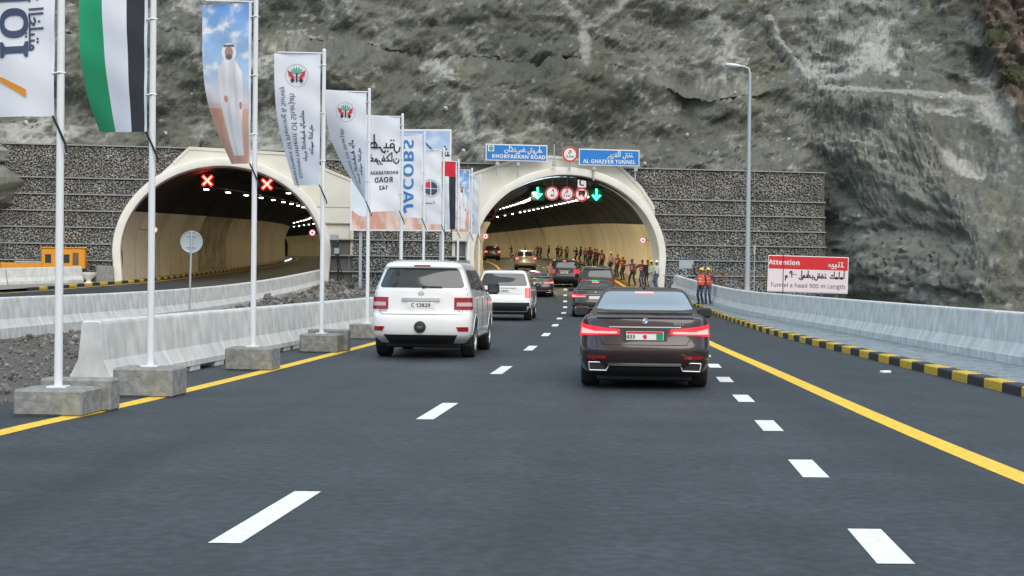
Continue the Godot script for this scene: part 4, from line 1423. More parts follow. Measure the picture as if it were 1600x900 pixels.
func flags() -> void:
	var n := FastNoiseLite.new()
	n.seed = 3; n.frequency = 0.03; n.fractal_octaves = 4
	var white := rough_mat("flag_white", 50, Color(0.75, 0.79, 0.87), Color(0.79, 0.82, 0.90), 3.0, 0.85)
	cloth(white)
	for q in [["flag_green", Color(0.0, 0.30, 0.13)], ["flag_black", Color(0.018, 0.02, 0.026)], ["flag_red", Color(0.62, 0.012, 0.035)]]: cloth(mk(q[0], q[1], 0.8), 0.25)
	var portrait := func(u: float, v: float) -> Color:
		var c: Color
		if v < 0.63: c = sky_print(u, v, 0.63, n)
		else: c = Color(0.62, 0.27, 0.15).lerp(Color(0.72, 0.40, 0.27), clampf(0.5 + n.get_noise_2d(u * 90, v * 60) * 1.5, 0, 1))
		if v > 0.4 and v < 0.66: c = c.lerp(Color(0.70, 0.66, 0.72), smoothstep(0.4, 0.6, v) * 0.7)
		var x := u - 0.46
		var wide := 0.10 + 0.16 * smoothstep(0.33, 0.45, v) - 0.05 * smoothstep(0.5, 0.95, v)
		var sway := 0.04 * sin(v * 9.0)
		if v > 0.33 and v < 0.95 and absf(x - sway * 0.4) < wide: c = Color(0.84, 0.83, 0.86).lerp(Color(0.60, 0.58, 0.64), clampf(n.get_noise_2d(u * 150, v * 40 + 90) * 1.6 + 0.25, 0, 1))
		if pow((x) / 0.15, 2) + pow((v - 0.305) / 0.055, 2) < 1: c = Color(0.82, 0.81, 0.84)
		if pow((x) / 0.085, 2) + pow((v - 0.31) / 0.038, 2) < 1: c = Color(0.36, 0.17, 0.11)
		if pow((x) / 0.07, 2) + pow((v - 0.338) / 0.018, 2) < 1: c = Color(0.05, 0.03, 0.03)
		if absf(x) < 0.11 and absf(v - 0.267) < 0.007: c = Color(0.03, 0.03, 0.035)
		if pow((x + 0.21) / 0.035, 2) + pow((v - 0.64) / 0.024, 2) < 1 or pow((x - 0.12) / 0.04, 2) + pow((v - 0.60) / 0.022, 2) < 1: c = Color(0.50, 0.16, 0.11)
		return c.lerp(Color(0.70, 0.70, 0.78), 0.16)
	var pm := img_mat("portrait_print", 160, 480, portrait)
	cloth(pm, 0.35)
	# pole position, flag width, turn at the bottom, power of the turn, phase, wave
	var F := [
		[-5.21, 17.3, 0.98, 0.35, 1.5, 0.4, 0.05], [-4.80, 20.0, 0.97, 0.62, 1.3, 1.4, 0.04], [-4.40, 25.6, 0.86, 0.93, 1.4, 2.2, 0.03],
		[-3.98, 31.5, 0.97, 0.76, 1.2, 3.0, 0.03], [-3.66, 38.1, 1.02, 1.50, 1.6, 4.2, 0.03], [-3.25, 44.0, 0.98, 0.12, 1.0, 5.0, 0.05],
		[-2.93, 49.6, 0.90, 0.30, 1.0, 0.9, 0.05], [-2.58, 55.8, 0.90, 0.25, 1.0, 2.7, 0.06], [-2.22, 61.3, 0.62, 0.55, 1.0, 3.6, 0.05],
		[-1.82, 66.5, 0.80, 0.25, 1.0, 1.1, 0.04], [-1.58, 71.5, 0.60, 0.9, 0.4, 2.1, 0.03]]
	var what := ["white banner with large dark mirrored letters", "green, white and black national flag", "banner picturing a man in a white robe under blue sky", "white banner with round emblem and four columns of lettering", "white emblem banner curled towards its pole below, fifth from the near end", "white banner with mirrored KHORFAKKAN ROAD lettering", "white banner with tall blue JACOBS lettering", "white banner with a round red and navy logo", "narrow national flag with its red band at the top", "small blue and pink banner picturing a robed man", "narrow white banner nearest the right tunnel"]
	for i in F.size():
		var q: Array = F[i]
		var d: float = q[1]
		var g := gr(d)
		var base_top: float = g + (0.30 if i == 0 else 0.38)
		# base block
		var bb := thing("concrete_block", "concrete block under the %s flag pole from the near end" % NTH[i], "concrete block", P(q[0], g, d), -0.08, "flag pole base blocks")
		var b := MB.new()
		b.box(Vector3(0, (base_top - g) * 0.5, 0.0), Vector3(0.80, base_top - g, 0.66), 0.025)
		part("block", b, M.concrete_dull, bb)
		if i == 0 or i == 3 or i == 6:
			b = MB.new()
			b.box(Vector3(0.06, (base_top - g) * 0.5 + 0.04, -0.52), Vector3(0.86, base_top - g + 0.08, 0.34), 0.025)
			part("rear_block", b, M.concrete_dull, bb)
		# pole
		var pt := thing("flag_pole", "%s white flag pole from the near end, by the left yellow line" % NTH[i], "flag pole", P(q[0], base_top, d), 0.0, "white flag poles")
		b = MB.new()
		b.tube([Vector3(0, 0, 0), Vector3(0, 5.92, 0)], 0.049, 12, 0.040)
		part("pole_tube", b, M.pole_white, pt)
		b = MB.new()
		b.lathe([Vector2(0.0, 5.97), Vector2(0.03, 5.96), Vector2(0.045, 5.92), Vector2(0.04, 5.9)], Transform3D(), 12)
		part("pole_cap", b, M.pole_white, pt)
		b = MB.new()
		b.tube([Vector3(0.02, 5.87, 0), Vector3(-q[2] * 1.0, 5.88, 0)], 0.016, 8)
		part("top_arm", b, M.pole_white, pt)
		b = MB.new()
		b.box(Vector3(0, 0.012, 0), Vector3(0.22, 0.024, 0.22), 0.004)
		part("foot_plate", b, M.pole_white, pt)
		for k in 3:
			b = MB.new()
			b.tube([Vector3(0.05, 3.62 + k * 1.0, 0.0), Vector3(0.0, 3.62 + k * 1.0, 0.055), Vector3(-0.09, 3.61 + k * 1.0, 0.01)], 0.012, 6)
			part("flag_ring", b, M.pole_white, pt)
		b = MB.new()
		var rope := []
		for k in 9: rope.append(Vector3(-0.075 + 0.06 * sin(k * 0.4) + 0.02 * k, 3.12 - 0.05 * k - 0.10 * sin(k * 0.39), 0.055))
		b.tube(rope, 0.014, 6)
		part("rope_tail", b, M.rubber, pt)
		# flag
		var f := thing("flag", what[i], "flag" if i in [1, 8] else "banner", P(q[0], base_top, d))
		var w: float = q[2]
		var h := 2.74
		var s := flag_surface(Vector3(-0.075, 5.86, 0), w, h, q[3], q[4], q[5], q[6])
		if i == 1 or i == 8:
			sheet("red_band", s, 0, w, 0, 0.62, M.flag_red, f)
			var c := [0.0, 0.31, 0.66, 1.0] if i == 1 else [0.0, 0.52, 0.94, 1.0]
			sheet("black_stripe", s, w * c[0], w * c[1], 0.62, h, M.flag_black, f, 8)
			sheet("white_stripe", s, w * c[1], w * c[2], 0.62, h, M.flag_white, f, 8)
			sheet("green_stripe", s, w * c[2], w, 0.62, h + (0.06 if i == 8 else 0.0), M.flag_green, f, 8)
		else:
			sheet("cloth", s, 0, w, 0, h, pm if i in [2, 9] else white, f)
		# the hem the pole rings hold
		sheet("hem", func(p): return s.call(p) + Vector3(0, 0, 0.008), 0.0, 0.045, 0.0, h, white, f, 2)
		b = MB.new()
		match i:
			0:
				txt(b, "ION", flag_map(func(p): return s.call(p), Vector2(0.50, 1.55), PI / 2), 0.34, true, 1.15)
				arab(b, "meem qaf aleff waw lam aleff teh / alef lam khah lam yeh teh waw", flag_map(s, Vector2(0.25, 1.45), PI / 2), 0.17)
				part("lettering", b, M.print_navy, f)
				b = MB.new()
				poly_on(b, PackedVector2Array([Vector2(-0.2, -0.1), Vector2(0.1, 0.05), Vector2(0.3, 0.12), Vector2(0.1, -0.02), Vector2(-0.2, -0.2)]), flag_map(s, Vector2(0.56, 2.32), 0))
				part("swoosh", b, M.machine_orange, f)
			3:
				emblem(f, s, Vector2(0.50, 0.46))
				txt(b, "Department Of Planning & Survey", flag_map(func(p): return s.call(p), Vector2(0.80, 1.74), PI / 2), 0.098)
				txt(b, "Government Of Sharjah", flag_map(s, Vector2(0.61, 1.72), PI / 2), 0.118)
				arab(b, "dal aleff yeh reh heh / alef lam teh khah tah yeh tah / waw alef lam meem seen aleff hah heh", flag_map(s, Vector2(0.40, 1.72), -PI / 2), 0.10)
				arab(b, "hah kaf waw meem heh / alef lam sheen aleff reh qaf heh", flag_map(s, Vector2(0.21, 1.8), -PI / 2), 0.10)
				part("lettering", b, M.print_navy, f)
			4:
				emblem(f, s, Vector2(0.53, 0.52))
				txt(b, "Government Of Sharjah", flag_map(s, Vector2(0.66, 1.75), PI / 2), 0.11)
				arab(b, "dal aleff yeh reh heh / alef lam teh khah tah yeh tah / waw alef lam meem", flag_map(s, Vector2(0.43, 1.75), -PI / 2), 0.13)
				arab(b, "hah kaf waw meem heh / alef lam sheen aleff reh qaf heh", flag_map(s, Vector2(0.21, 1.75), -PI / 2), 0.11)
				part("lettering", b, M.print_navy, f)
			5:
				var mir := func(o: Vector2): 
					var fm := flag_map(s, o, 0.0)
					return fm
				arab(b, "tah reh yeh qaff", mir.call(Vector2(0.46, 0.78)), 0.36, 0.12)
				arab(b, "khah waw reh feh kaf aleff noonf", mir.call(Vector2(0.46, 1.2)), 0.24, 0.14)
				txt(b, "KHORFAKKAN", mir.call(Vector2(0.47, 1.62)), 0.095, true)
				txt(b, "ROAD", mir.call(Vector2(0.47, 1.82)), 0.15, true)
				txt(b, "142", mir.call(Vector2(0.47, 2.05)), 0.12, true)
				part("lettering", b, M.print_black, f)
			6:
				txt(b, "ACOBS", flag_map(s, Vector2(0.46, 1.20), PI / 2), 0.35, true, 1.36)
				var jm := flag_map(s, Vector2(0.46, 1.36), PI / 2)
				var jp := [Vector2(-0.98, 0.17), Vector2(-0.98, -0.02), Vector2(-1.0, -0.09), Vector2(-1.06, -0.135), Vector2(-1.15, -0.13), Vector2(-1.21, -0.08)]
				for k in jp.size() - 1:
					var jn: Vector2 = (jp[k + 1] - jp[k]).normalized().orthogonal() * 0.055
					b.quad(jm.call(jp[k] - jn), jm.call(jp[k] + jn), jm.call(jp[k + 1] + jn), jm.call(jp[k + 1] - jn))
				part("lettering", b, M.print_blue, f)
			7:
				var fn := flag_map(s, Vector2(0.40, 1.42), 0.0)
				for k in 4:
					var b4 := MB.new()
					ring_on(b4, Vector2.from_angle(PI / 4 + k * PI / 2) * 0.028, 0.0, 0.235, fn, 8, k * PI / 2, (k + 1) * PI / 2)
					part("logo_quarter", b4, M.print_red if k == 0 else M.print_navy, f)
				ring_on(b, Vector2.ZERO, 0.31, 0.325, fn, 30)
				arab(b, "meem waw seen seen heh / alef lam", flag_map(s, Vector2(0.42, 1.95), 0.0), 0.09)
				part("lettering", b, M.print_grey, f)
			10:
				for k in 5:
					arab(b, "seen meem reh", flag_map(s, Vector2(0.3, 0.8 + k * 0.36), PI / 2), 0.13)
				part("lettering", b, M.print_navy, f)
	# the hoarding behind the banners
	var t := thing("hoarding", "large hoarding with blue sky and red dunes standing behind the banners", "hoarding", P(-6.35, gr(85.0), 85.0), -0.10)
	var hp := img_mat("hoarding_print", 256, 256, func(u: float, v: float) -> Color:
		var c := sky_print(u, v * 0.4, 0.5, n).lerp(Color(0.72, 0.80, 0.86), 0.35 + smoothstep(0.0, 0.4, v) * 0.5)
		var ridge := 0.72 + 0.10 * sin(u * 5.0 + 1.0) + 0.05 * sin(u * 13.0)
		if v > ridge: c = Color(0.60, 0.33, 0.26).lerp(Color(0.74, 0.64, 0.60), clampf(0.5 + n.get_noise_2d(u * 160, v * 60) * 2.0, 0, 1))
		return c)
	var b := MB.new()
	b.box(Vector3(0, 6.6, 0), Vector3(5.75, 5.75, 0.10), 0.01)
	part("panel", b, M.sign_white, t)
	b = MB.new()
	b.quad(Vector3(-2.78, 3.82, 0.056), Vector3(-2.78, 9.38, 0.056), Vector3(2.78, 9.38, 0.056), Vector3(2.78, 3.82, 0.056))
	part("print", b, hp, t)
	b = MB.new()
	arab(b, "sheen reh kaf", flat_map(Vector3(2.1, 8.25, 0.062), Vector3.RIGHT, Vector3.UP), 0.75, 0.12)
	part("lettering", b, M.print_navy, t)
	for x in [-2.3, 0.0, 2.3]:
		b = MB.new()
		b.box(Vector3(x, 3.2, -0.18), Vector3(0.16, 6.6, 0.16), 0.01)
		part("leg", b, M.galvanised, t)

# ------------------------------------------------------------------ street furniture
func street_furniture() -> void:
	# lamp post
	var t := thing("street_lamp", "tall grey street lamp behind the right barrier, its arm pointing left", "street lamp", P(10.64, ground(10.64, 68.0), 68.0))
	t.scale = Vector3.ONE * 1.035
	var b := MB.new()
	b.tube([Vector3.ZERO, Vector3(0, 10.35, 0)], 0.125, 14, 0.07)
	part("post", b, M.galvanised, t)
	b = MB.new()
	b.tube([Vector3(0, 10.3, 0), Vector3(-0.05, 10.5, 0), Vector3(-0.25, 10.58, 0), Vector3(-0.5, 10.60, 0)], 0.05, 10)
	part("arm", b, M.galvanised, t)
	b = MB.new()
	b.ball(Vector3(-0.72, 10.63, 0), Vector3(0.40, 0.085, 0.15), Basis(Vector3(0, 0, 1), -0.10), 8, 16)
	part("lamp_head", b, M.pole_white, t)
	b = MB.new()
	b.ball(Vector3(-0.76, 10.585, 0), Vector3(0.26, 0.05, 0.11), Basis(Vector3(0, 0, 1), -0.10), 6, 12)
	part("lamp_lens", b, M.sign_white, t)
	b = MB.new()
	b.lathe([Vector2(0.2, 0), Vector2(0.2, 0.03), Vector2(0.15, 0.05), Vector2(0.14, 0.9), Vector2(0.125, 0.94)], Transform3D(), 14)
	part("foot", b, M.galvanised, t)
	# attention sign
	var s := thing("warning_board", "red and white Attention board announcing the tunnel 900 m long", "road sign", P(11.76, ground(11.8, 60.0), 60.0), -0.12)
	s.rotation.z = -0.022
	var gy := ground(11.8, 60.0)
	var cy := 1.80 - gy
	b = MB.new()
	b.box(Vector3(0, cy, 0), Vector3(3.16, 1.46, 0.05), 0.012)
	part("board_plate", b, M.sign_white, s)
	b = MB.new()
	b.box(Vector3(0, cy + 0.45, 0.030), Vector3(3.10, 0.51, 0.012), 0.003)
	part("red_band", b, M.sign_red, s)
	b = MB.new()
	b.box(Vector3(0, cy - 0.255, 0.030), Vector3(3.10, 0.88, 0.012), 0.003)
	part("pale_field", b, M.sign_pink, s)
	var fn := flat_map(Vector3(0, cy, 0.042), Vector3.RIGHT, Vector3.UP)
	b = MB.new()
	txt(b, "Attention", off_map(fn, Vector2(-0.95, 0.46)), 0.19, true)
	arab(b, "teh noon beh yeh heh", off_map(fn, Vector2(1.08, 0.44)), 0.28, 0.15)
	part("white_lettering", b, M.sign_white, s)
	b = MB.new()
	for q in [["alefh meem aleff meem kaff", 1.16], ["noon feh qaff", 0.50], ["beh tah waw lamf", -0.06], ["0 0 9", -0.57], ["meemf", -0.85]]:
		b = MB.new()
		arab(b, q[0], off_map(fn, Vector2(q[1], -0.03)), 0.26, 0.16)
		part("arabic_lettering", b, M.print_black, s)
	b = MB.new()
	txt(b, "Tunnel a head 900 m Length", off_map(fn, Vector2(0.0, -0.47)), 0.165, false, 1.0)
	part("black_lettering", b, M.print_black, s)
	for x in [-1.15, 1.15]:
		b = MB.new()
		b.box(Vector3(x, cy * 0.5 - 0.2, -0.07), Vector3(0.11, cy + 1.2, 0.09), 0.01)
		part("timber_post", b, M.wood, s)
	# thin rod standing before the board
	b = MB.new()
	b.tube([Vector3(0, 0, 0), Vector3(0, 2.45, 0)], 0.018, 6)
	var o := single("marker_rod", b, M.dark_metal, "thin dark rod standing in front of the red Attention board", "rod")
	o.position = P(10.45, ground(10.4, 58.0), 58.0)
	b = MB.new()
	b.tube([Vector3(0, 0, 0), Vector3(0, 3.0, 0)], 0.03, 6)
	b.box(Vector3(0, 2.85, 0), Vector3(0.12, 0.5, 0.05), 0.01)
	o = single("marker_rod", b, M.sign_back, "thin grey marker post with a pale plate left of the Attention board", "post")
	o.position = P(13.2, ground(13.2, 82.0) - 0.2, 82.0)
	# timber rail fence at the foot of the gabions
	var fe := thing("rail_fence", "rusty low rail fence behind the right barrier, under the gabion wall", "fence", P(12.4, ground(12.4, 84), 84))
	for k in 4:
		b = MB.new()
		b.box(Vector3(-1.9 + k * 1.25, 0.75, 0), Vector3(0.09, 1.6, 0.09), 0.01)
		part("fence_post", b, M.wood, fe)
	for k in 3:
		b = MB.new()
		b.box(Vector3(0, 0.62 + k * 0.36, 0.06), Vector3(4.1, 0.07, 0.035), 0.006, Basis(Vector3(0, 0, 1), rng.randf_range(-0.02, 0.02)))
		part("rail", b, M.wood, fe)
	# small white board by the portal
	var sb := thing("small_board", "small pale blank board on a post right of the right portal", "sign", P(9.95, ground(9.9, 86), 86))
	b = MB.new()
	b.box(Vector3(0, 2.0, 0), Vector3(0.82, 0.48, 0.03), 0.008)
	part("board_plate", b, M.sign_back, sb)
	b = MB.new()
	b.tube([Vector3(0, -0.2, -0.04), Vector3(0, 2.1, -0.04)], 0.03, 8)
	part("post", b, M.galvanised, sb)
	# back of a round sign behind the near barrier
	var q := thing("reversed_sign", "grey back of a round road sign on a slim post behind the second barrier row", "road sign", P(-11.15, ground(-11.1, 52.0), 52.0), 0.1)
	q.rotation.z = -0.02
	b = MB.new()
	b.lathe([Vector2(0, -0.02), Vector2(0.36, -0.02), Vector2(0.385, 0.0), Vector2(0.385, 0.03), Vector2(0.36, 0.035), Vector2(0.355, 0.012), Vector2(0, 0.012)], Transform3D(Basis(Vector3.RIGHT, PI / 2), Vector3(0, 2.62, 0)), 30)
	part("plate", b, M.sign_back, q)
	for y in [2.44, 2.83]:
		b = MB.new()
		b.box(Vector3(0, y, 0.03), Vector3(0.34, 0.035, 0.03), 0.004)
		part("stiffener", b, M.galvanised, q)
	b = MB.new()
	b.tube([Vector3(0, -0.3, 0.05), Vector3(0, 2.98, 0.05)], 0.035, 8)
	part("post", b, M.galvanised, q)
	# electrical boxes and cables at the right foot of the left portal
	var eb := thing("cable_box", "grey electrical boxes with hanging cables on the left portal's right foot", "electrical box", P(-10.95, gl(92) - 0.1, dp(-10.9) - 1.15))
	for k in 3:
		b = MB.new()
		b.box(Vector3(0.08 * k - 0.05, 3.0 - 0.42 * k, 0.1), Vector3(0.46 - 0.08 * k, 0.36, 0.3), 0.02)
		part("box", b, M.sign_back if k != 1 else M.dark_metal, eb)
	for k in 4:
		b = MB.new()
		var path := []
		for j in 10: path.append(Vector3(0.02 + k * 0.07 + 0.14 * sin(j * 0.55 + k * 1.3) * j / 9.0 + 0.03 * j, 2.1 - j * 0.235, 0.14 + 0.04 * sin(j + k)))
		b.tube(path, 0.028, 6)
		part("cable", b, M.rubber, eb)
	# orange machine behind the left barrier
	var m := thing("site_machine", "orange site compressor on a low flat trailer behind the left barrier", "compressor", P(-27.3, gl(88.0) + 0.1, 89.5), 0.22)
	b = MB.new()
	b.box(Vector3(0.6, 1.42, 0), Vector3(2.5, 1.25, 1.5), 0.06)
	part("housing", b, M.machine_orange, m)
	b = MB.new()
	b.box(Vector3(0.6, 2.06, 0), Vector3(2.6, 0.07, 1.6), 0.02)
	part("lid", b, M.machine_orange, m)
	b = MB.new()
	b.box(Vector3(-1.75, 0.98, 0.0), Vector3(2.4, 0.34, 1.4), 0.03)
	part("trailer_bed", b, M.machine_orange, m)
	b = MB.new()
	b.box(Vector3(-1.2, 1.2, 0.1), Vector3(1.9, 0.1, 1.2), 0.02)
	part("bed_cover", b, M.galvanised, m)
	for k in 4:
		b = MB.new()
		b.box(Vector3(-0.25 + k * 0.52, 1.42, 0.76), Vector3(0.34 if k != 1 else 0.18, 0.72 if k % 2 else 0.5, 0.02), 0.004)
		part("access_panel", b, [M.dark_metal, M.sign_white, M.dark_metal, M.wood][k], m)
	for x in [-1.9, 0.9]:
		b = MB.new()
		b.lathe([Vector2(0.12, 0.12), Vector2(0.3, 0.12), Vector2(0.36, 0.07), Vector2(0.36, -0.07), Vector2(0.3, -0.12), Vector2(0.12, -0.12), Vector2(0.12, 0.12)], Transform3D(Basis(Vector3.RIGHT, PI / 2), Vector3(x, 0.36, 0.7)), 18)
		part("tyre", b, M.rubber, m)
	b = MB.new()
	b.tube([Vector3(0.2, 2.05, -0.3), Vector3(0.2, 2.4, -0.3)], 0.05, 8)
	part("exhaust_pipe", b, M.dark_metal, m)
	var dl := thing("rubble_pile", "pile of brown rubble beside the orange machine under the gabion wall", "rubble", P(-32.0, gl(90.0), 91.5))
	var xf := []
	var cc := []
	for k in 70:
		var r := rng.randf()
		var a := rng.randf() * TAU
		var sz := rng.randf_range(0.12, 0.3)
		xf.append(Transform3D(Basis.from_euler(Vector3(rng.randf() * 6, rng.randf() * 6, 0)).scaled(Vector3(sz, sz, sz) * 1.4), Vector3(cos(a) * r * 1.5, 1.3 * (1 - r) + 0.1, sin(a) * r * 0.9)))
		var v := rng.randf_range(0.1, 0.26)
		cc.append(Color(v * 1.2, v * 0.95, v * 0.75))
	var stn := MB.new()
	stone(stn, 77)
	scatter("rubble_stone", stn.mesh(), M.stones, xf, cc, dl)
	# bowl planter
	var pl := thing("bowl_planter", "white bowl planter of low green plants on the left pavement", "planter", P(-24.55, gl(86.5) + 0.12, 87.2))
	b = MB.new()
	b.lathe([Vector2(0.0, 0.0), Vector2(0.26, 0.0), Vector2(0.24, 0.06), Vector2(0.12, 0.12), Vector2(0.14, 0.2), Vector2(0.40, 0.46), Vector2(0.46, 0.66), Vector2(0.42, 0.66), Vector2(0.38, 0.56), Vector2(0.0, 0.56)], Transform3D(), 22)
	part("bowl", b, M.sign_white, pl)
	b = MB.new()
	for k in 220:
		var a := rng.randf() * TAU
		var r := 0.36 * sqrt(rng.randf())
		var p := Vector3(cos(a) * r, 0.57, sin(a) * r)
		var e := p + Vector3(rng.randf_range(-0.12, 0.12), rng.randf_range(0.06, 0.2), rng.randf_range(-0.12, 0.12))
		var w := Vector3(rng.randf_range(-1, 1), 0, rng.randf_range(-1, 1)).normalized() * 0.025
		b.quad(p - w, p.lerp(e, 0.6) - w * 1.2, e, p + w)
	part("plants", b, M.leaf, pl)

func loose_things() -> void:
	# dry branches on the debris by the right barrier
	for i in 4:
		var b := MB.new()
		var l: float = [2.6, 2.0, 1.6, 1.3][i]
		for k in 5:
			var a := rng.randf_range(-0.35, 0.5)
			var o := Vector3(rng.randf_range(-0.2, 0.4), 0, rng.randf_range(-0.2, 0.2))
			b.tube([o, o + Vector3(l * 0.5 * cos(a), l * 0.5 * sin(a) + 0.06, 0.1), o + Vector3(l * cos(a) * 0.95, l * sin(a) + rng.randf_range(-0.05, 0.05), rng.randf_range(-0.3, 0.3))], 0.022, 5, 0.008)
		var s := single("dry_branch", b, M.twig, ["longest bundle of dry branches on the bank at the right edge", "dry branches left of the longest bundle on the right bank", "short dry branches low on the right bank", "shortest dry branches at the foot of the right cliff"][i], "branches")
		var d: float = [62.0, 66.0, 64.0, 72.0][i]
		var x: float = [20.6, 20.2, 21.4, 19.6][i]
		s.position = P(x - 0.5, ground(x, d) + 0.2, d)
	# scrub on the natural rock at the top right
	for q in [[32.7, 17.6, "upper dry green shrub on the brown rock at the top right"], [33.6, 14.8, "lower dry green shrub on the brown rock at the right edge"], [34.2, 10.4, "lowest grey green shrub on the brown rock at the right edge"]]:
		var t := thing("shrub", q[2], "shrub", P(q[0], q[1], cliff_depth(q[0], q[1]) - 0.8))
		var b := MB.new()
		for k in 9:
			var a := rng.randf() * TAU
			b.tube([Vector3.ZERO, Vector3(cos(a) * 0.3, 0.4, sin(a) * 0.3), Vector3(cos(a) * 0.6, rng.randf_range(0.6, 1.0), sin(a) * 0.6)], 0.02, 5, 0.006)
		part("stem", b, M.twig, t)
		b = MB.new()
		for k in 700:
			var p := Vector3(rng.randfn() * 0.42, 0.6 + rng.randfn() * 0.28, rng.randfn() * 0.42)
			var u := Vector3(rng.randfn(), rng.randfn(), rng.randfn()).normalized() * 0.06
			var w := u.cross(Vector3(rng.randfn(), rng.randfn(), rng.randfn())).normalized() * 0.025
			b.quad(p - u, p + w, p + u, p - w)
		part("foliage", b, M.leaf, t, true)
	# white litter on the road
	var b := MB.new()
	b.box(Vector3(0, 0.025, 0), Vector3(0.2, 0.05, 0.1), 0.015, Basis(Vector3.UP, 0.5))
	var o := single("litter", b, M.sign_white, "small scrap of white litter on the asphalt by the right kerb", "litter")
	o.position = P(6.55, 0.0, 26.3)

# ------------------------------------------------------------------ vehicles
# A body is a stack of rounded outlines: rows of [height, half width, rear z, front reach, rear corner depth, front corner depth].
class Body:
	var rows := []
	var nn := 3.0
	func _init(src: Array, e := 3.0) -> void:
		nn = e
		rows = src.duplicate(true)
		for it in 2:                       # soften the table's corners
			var r := [rows[0]]
			for i in rows.size() - 1:
				for f in [0.25, 0.75]:
					var q := []
					for k in 6: q.append(lerpf(rows[i][k], rows[i + 1][k], f))
					r.append(q)
			r.append(rows[rows.size() - 1])
			rows = r
	func at(y: float) -> Array:
		for i in rows.size() - 1:
			if y <= rows[i + 1][0]:
				var f := clampf((y - rows[i][0]) / maxf(rows[i + 1][0] - rows[i][0], 1e-5), 0, 1)
				var q := []
				for k in 6: q.append(lerpf(rows[i][k], rows[i + 1][k], f))
				return q
		return rows[rows.size() - 1]
	func rear(y: float, x: float, out := 0.0) -> Vector3:
		var r := at(y)
		var q := clampf(absf(x) / r[1], 0, 1)
		var z: float = r[2] - r[4] * (1.0 - pow(1.0 - pow(q, nn), 1.0 / nn))
		var r2 := at(y + 0.02)
		var sl: float = clampf((r[2] - r2[2]) / 0.02, -1, 4)
		var nv := Vector3(signf(x) * pow(q, 5.0) * 1.2, sl * 0.8, 1.0).normalized()
		return Vector3(x, y, z) + nv * out
	func corner(y: float, a: float, s: float, out := 0.0) -> Vector3:   # a = 0 at the middle of the rear, 1 where the side begins
		var r := at(y)
		var t := a * PI / 2
		var p := Vector3(s * r[1] * pow(sin(t), 2.0 / nn), y, r[2] - r[4] + r[4] * pow(cos(t), 2.0 / nn))
		return p + Vector3(s * pow(a, 3.0), 0, 1.05 - pow(a, 4.0)).normalized() * out
	func side(y: float, z: float, s: float, out := 0.0) -> Vector3:
		var r := at(y)
		var x: float = r[1]
		var e: float = z - (r[2] - r[4])
		if e > 0: x *= pow(maxf(0.0, 1.0 - pow(minf(1, e / r[4]), nn)), 1.0 / nn)
		e = -z - (r[3] - r[5])
		if e > 0: x *= pow(maxf(0.0, 1.0 - pow(minf(1, e / r[5]), nn)), 1.0 / nn)
		return Vector3(s * (x + out), y, z)

func car_body(bd: Body, sp: Dictionary) -> MB:
	var b := MB.new()
	var grid := []
	var kr := 14
	var ks := 64
	var kf := 9
	for r in bd.rows:
		var half := []
		for i in kr + 1:
			var p := bd.corner(r[0], float(i) / kr, 1.0)
			half.append(p)
		var z0: float = r[2] - r[4]
		var z1: float = -(r[3] - r[5])
		for i in range(1, ks):
			var z := lerpf(z0, z1, float(i) / ks)
			var x: float = r[1]
			for w in sp.wz:
				var dist := Vector2(z - w, r[0] - sp.wr).length()
				x -= 0.26 * smoothstep(sp.wr * 1.19, sp.wr * 1.12, dist)
			half.append(Vector3(x, r[0], z))
		for i in kf + 1:
			var t := PI / 2 * (1.0 - float(i) / kf)
			half.append(Vector3(r[1] * pow(sin(t), 2.0 / bd.nn), r[0], -(r[3] - r[5]) - r[5] * pow(cos(t), 2.0 / bd.nn)))
		var row := PackedVector3Array()
		for p in half: row.append(p)
		for i in range(half.size() - 2, 0, -1): row.append(Vector3(-half[i].x, half[i].y, half[i].z))
		grid.append(row)
	b.grid(grid, true, true)
	for e in [0, grid.size() - 1]:
		var row: PackedVector3Array = grid[e]
		var m := row.size()
		for i in range(0, m / 2 - 1): b.quad(row[i], row[i + 1], row[(m - i - 1) % m], row[(m - i) % m])
	return b

# a panel that follows the body: f(u, v) for u, v in 0..1, with a skirt that gives it thickness
func panel(b: MB, f: Callable, nu: int, nv: int, skirt: Vector3) -> void:
	var rows := []
	for j in nv + 1:
		var row := PackedVector3Array()
		for i in nu + 1: row.append(f.call(float(i) / nu, float(j) / nv))
		rows.append(row)
	b.grid(rows)
	for j in nv:
		for i in [0, nu]: b.quad(rows[j][i], rows[j + 1][i], rows[j + 1][i] + skirt, rows[j][i] + skirt)
	for i in nu:
		for j in [0, nv]: b.quad(rows[j][i], rows[j][i + 1], rows[j][i + 1] + skirt, rows[j][i] + skirt)

func rear_panel(called: String, bd: Body, par: Node, m: Material, y0: float, y1: float, x0: Callable, x1: Callable, out: float, nu := 12, nv := 5) -> MeshInstance3D:
	var b := MB.new()
	panel(b, func(u, v):
		var y := lerpf(y0, y1, v)
		return bd.rear(y, lerpf(x0.call(v), x1.call(v), u), out), nu, nv, Vector3(0, 0, -0.03))
	return part(called, b, m, par)

func corner_panel(called: String, bd: Body, par: Node, m: Material, y0: float, y1: float, xa: float, a1: float, s: float, out: float, slope := 0.0) -> MeshInstance3D:
	var b := MB.new()
	panel(b, func(u, v):
		var y := lerpf(y0, y1, v)
		var r := bd.at(y)
		var a0: float = asin(pow(clampf((xa + slope * v) / r[1], 0, 1), bd.nn / 2.0)) / (PI / 2)
		return bd.corner(y, lerpf(a0, a1, u), s, out), 12, 4, Vector3(-s * 0.02, 0, -0.03))
	return part(called, b, m, par)

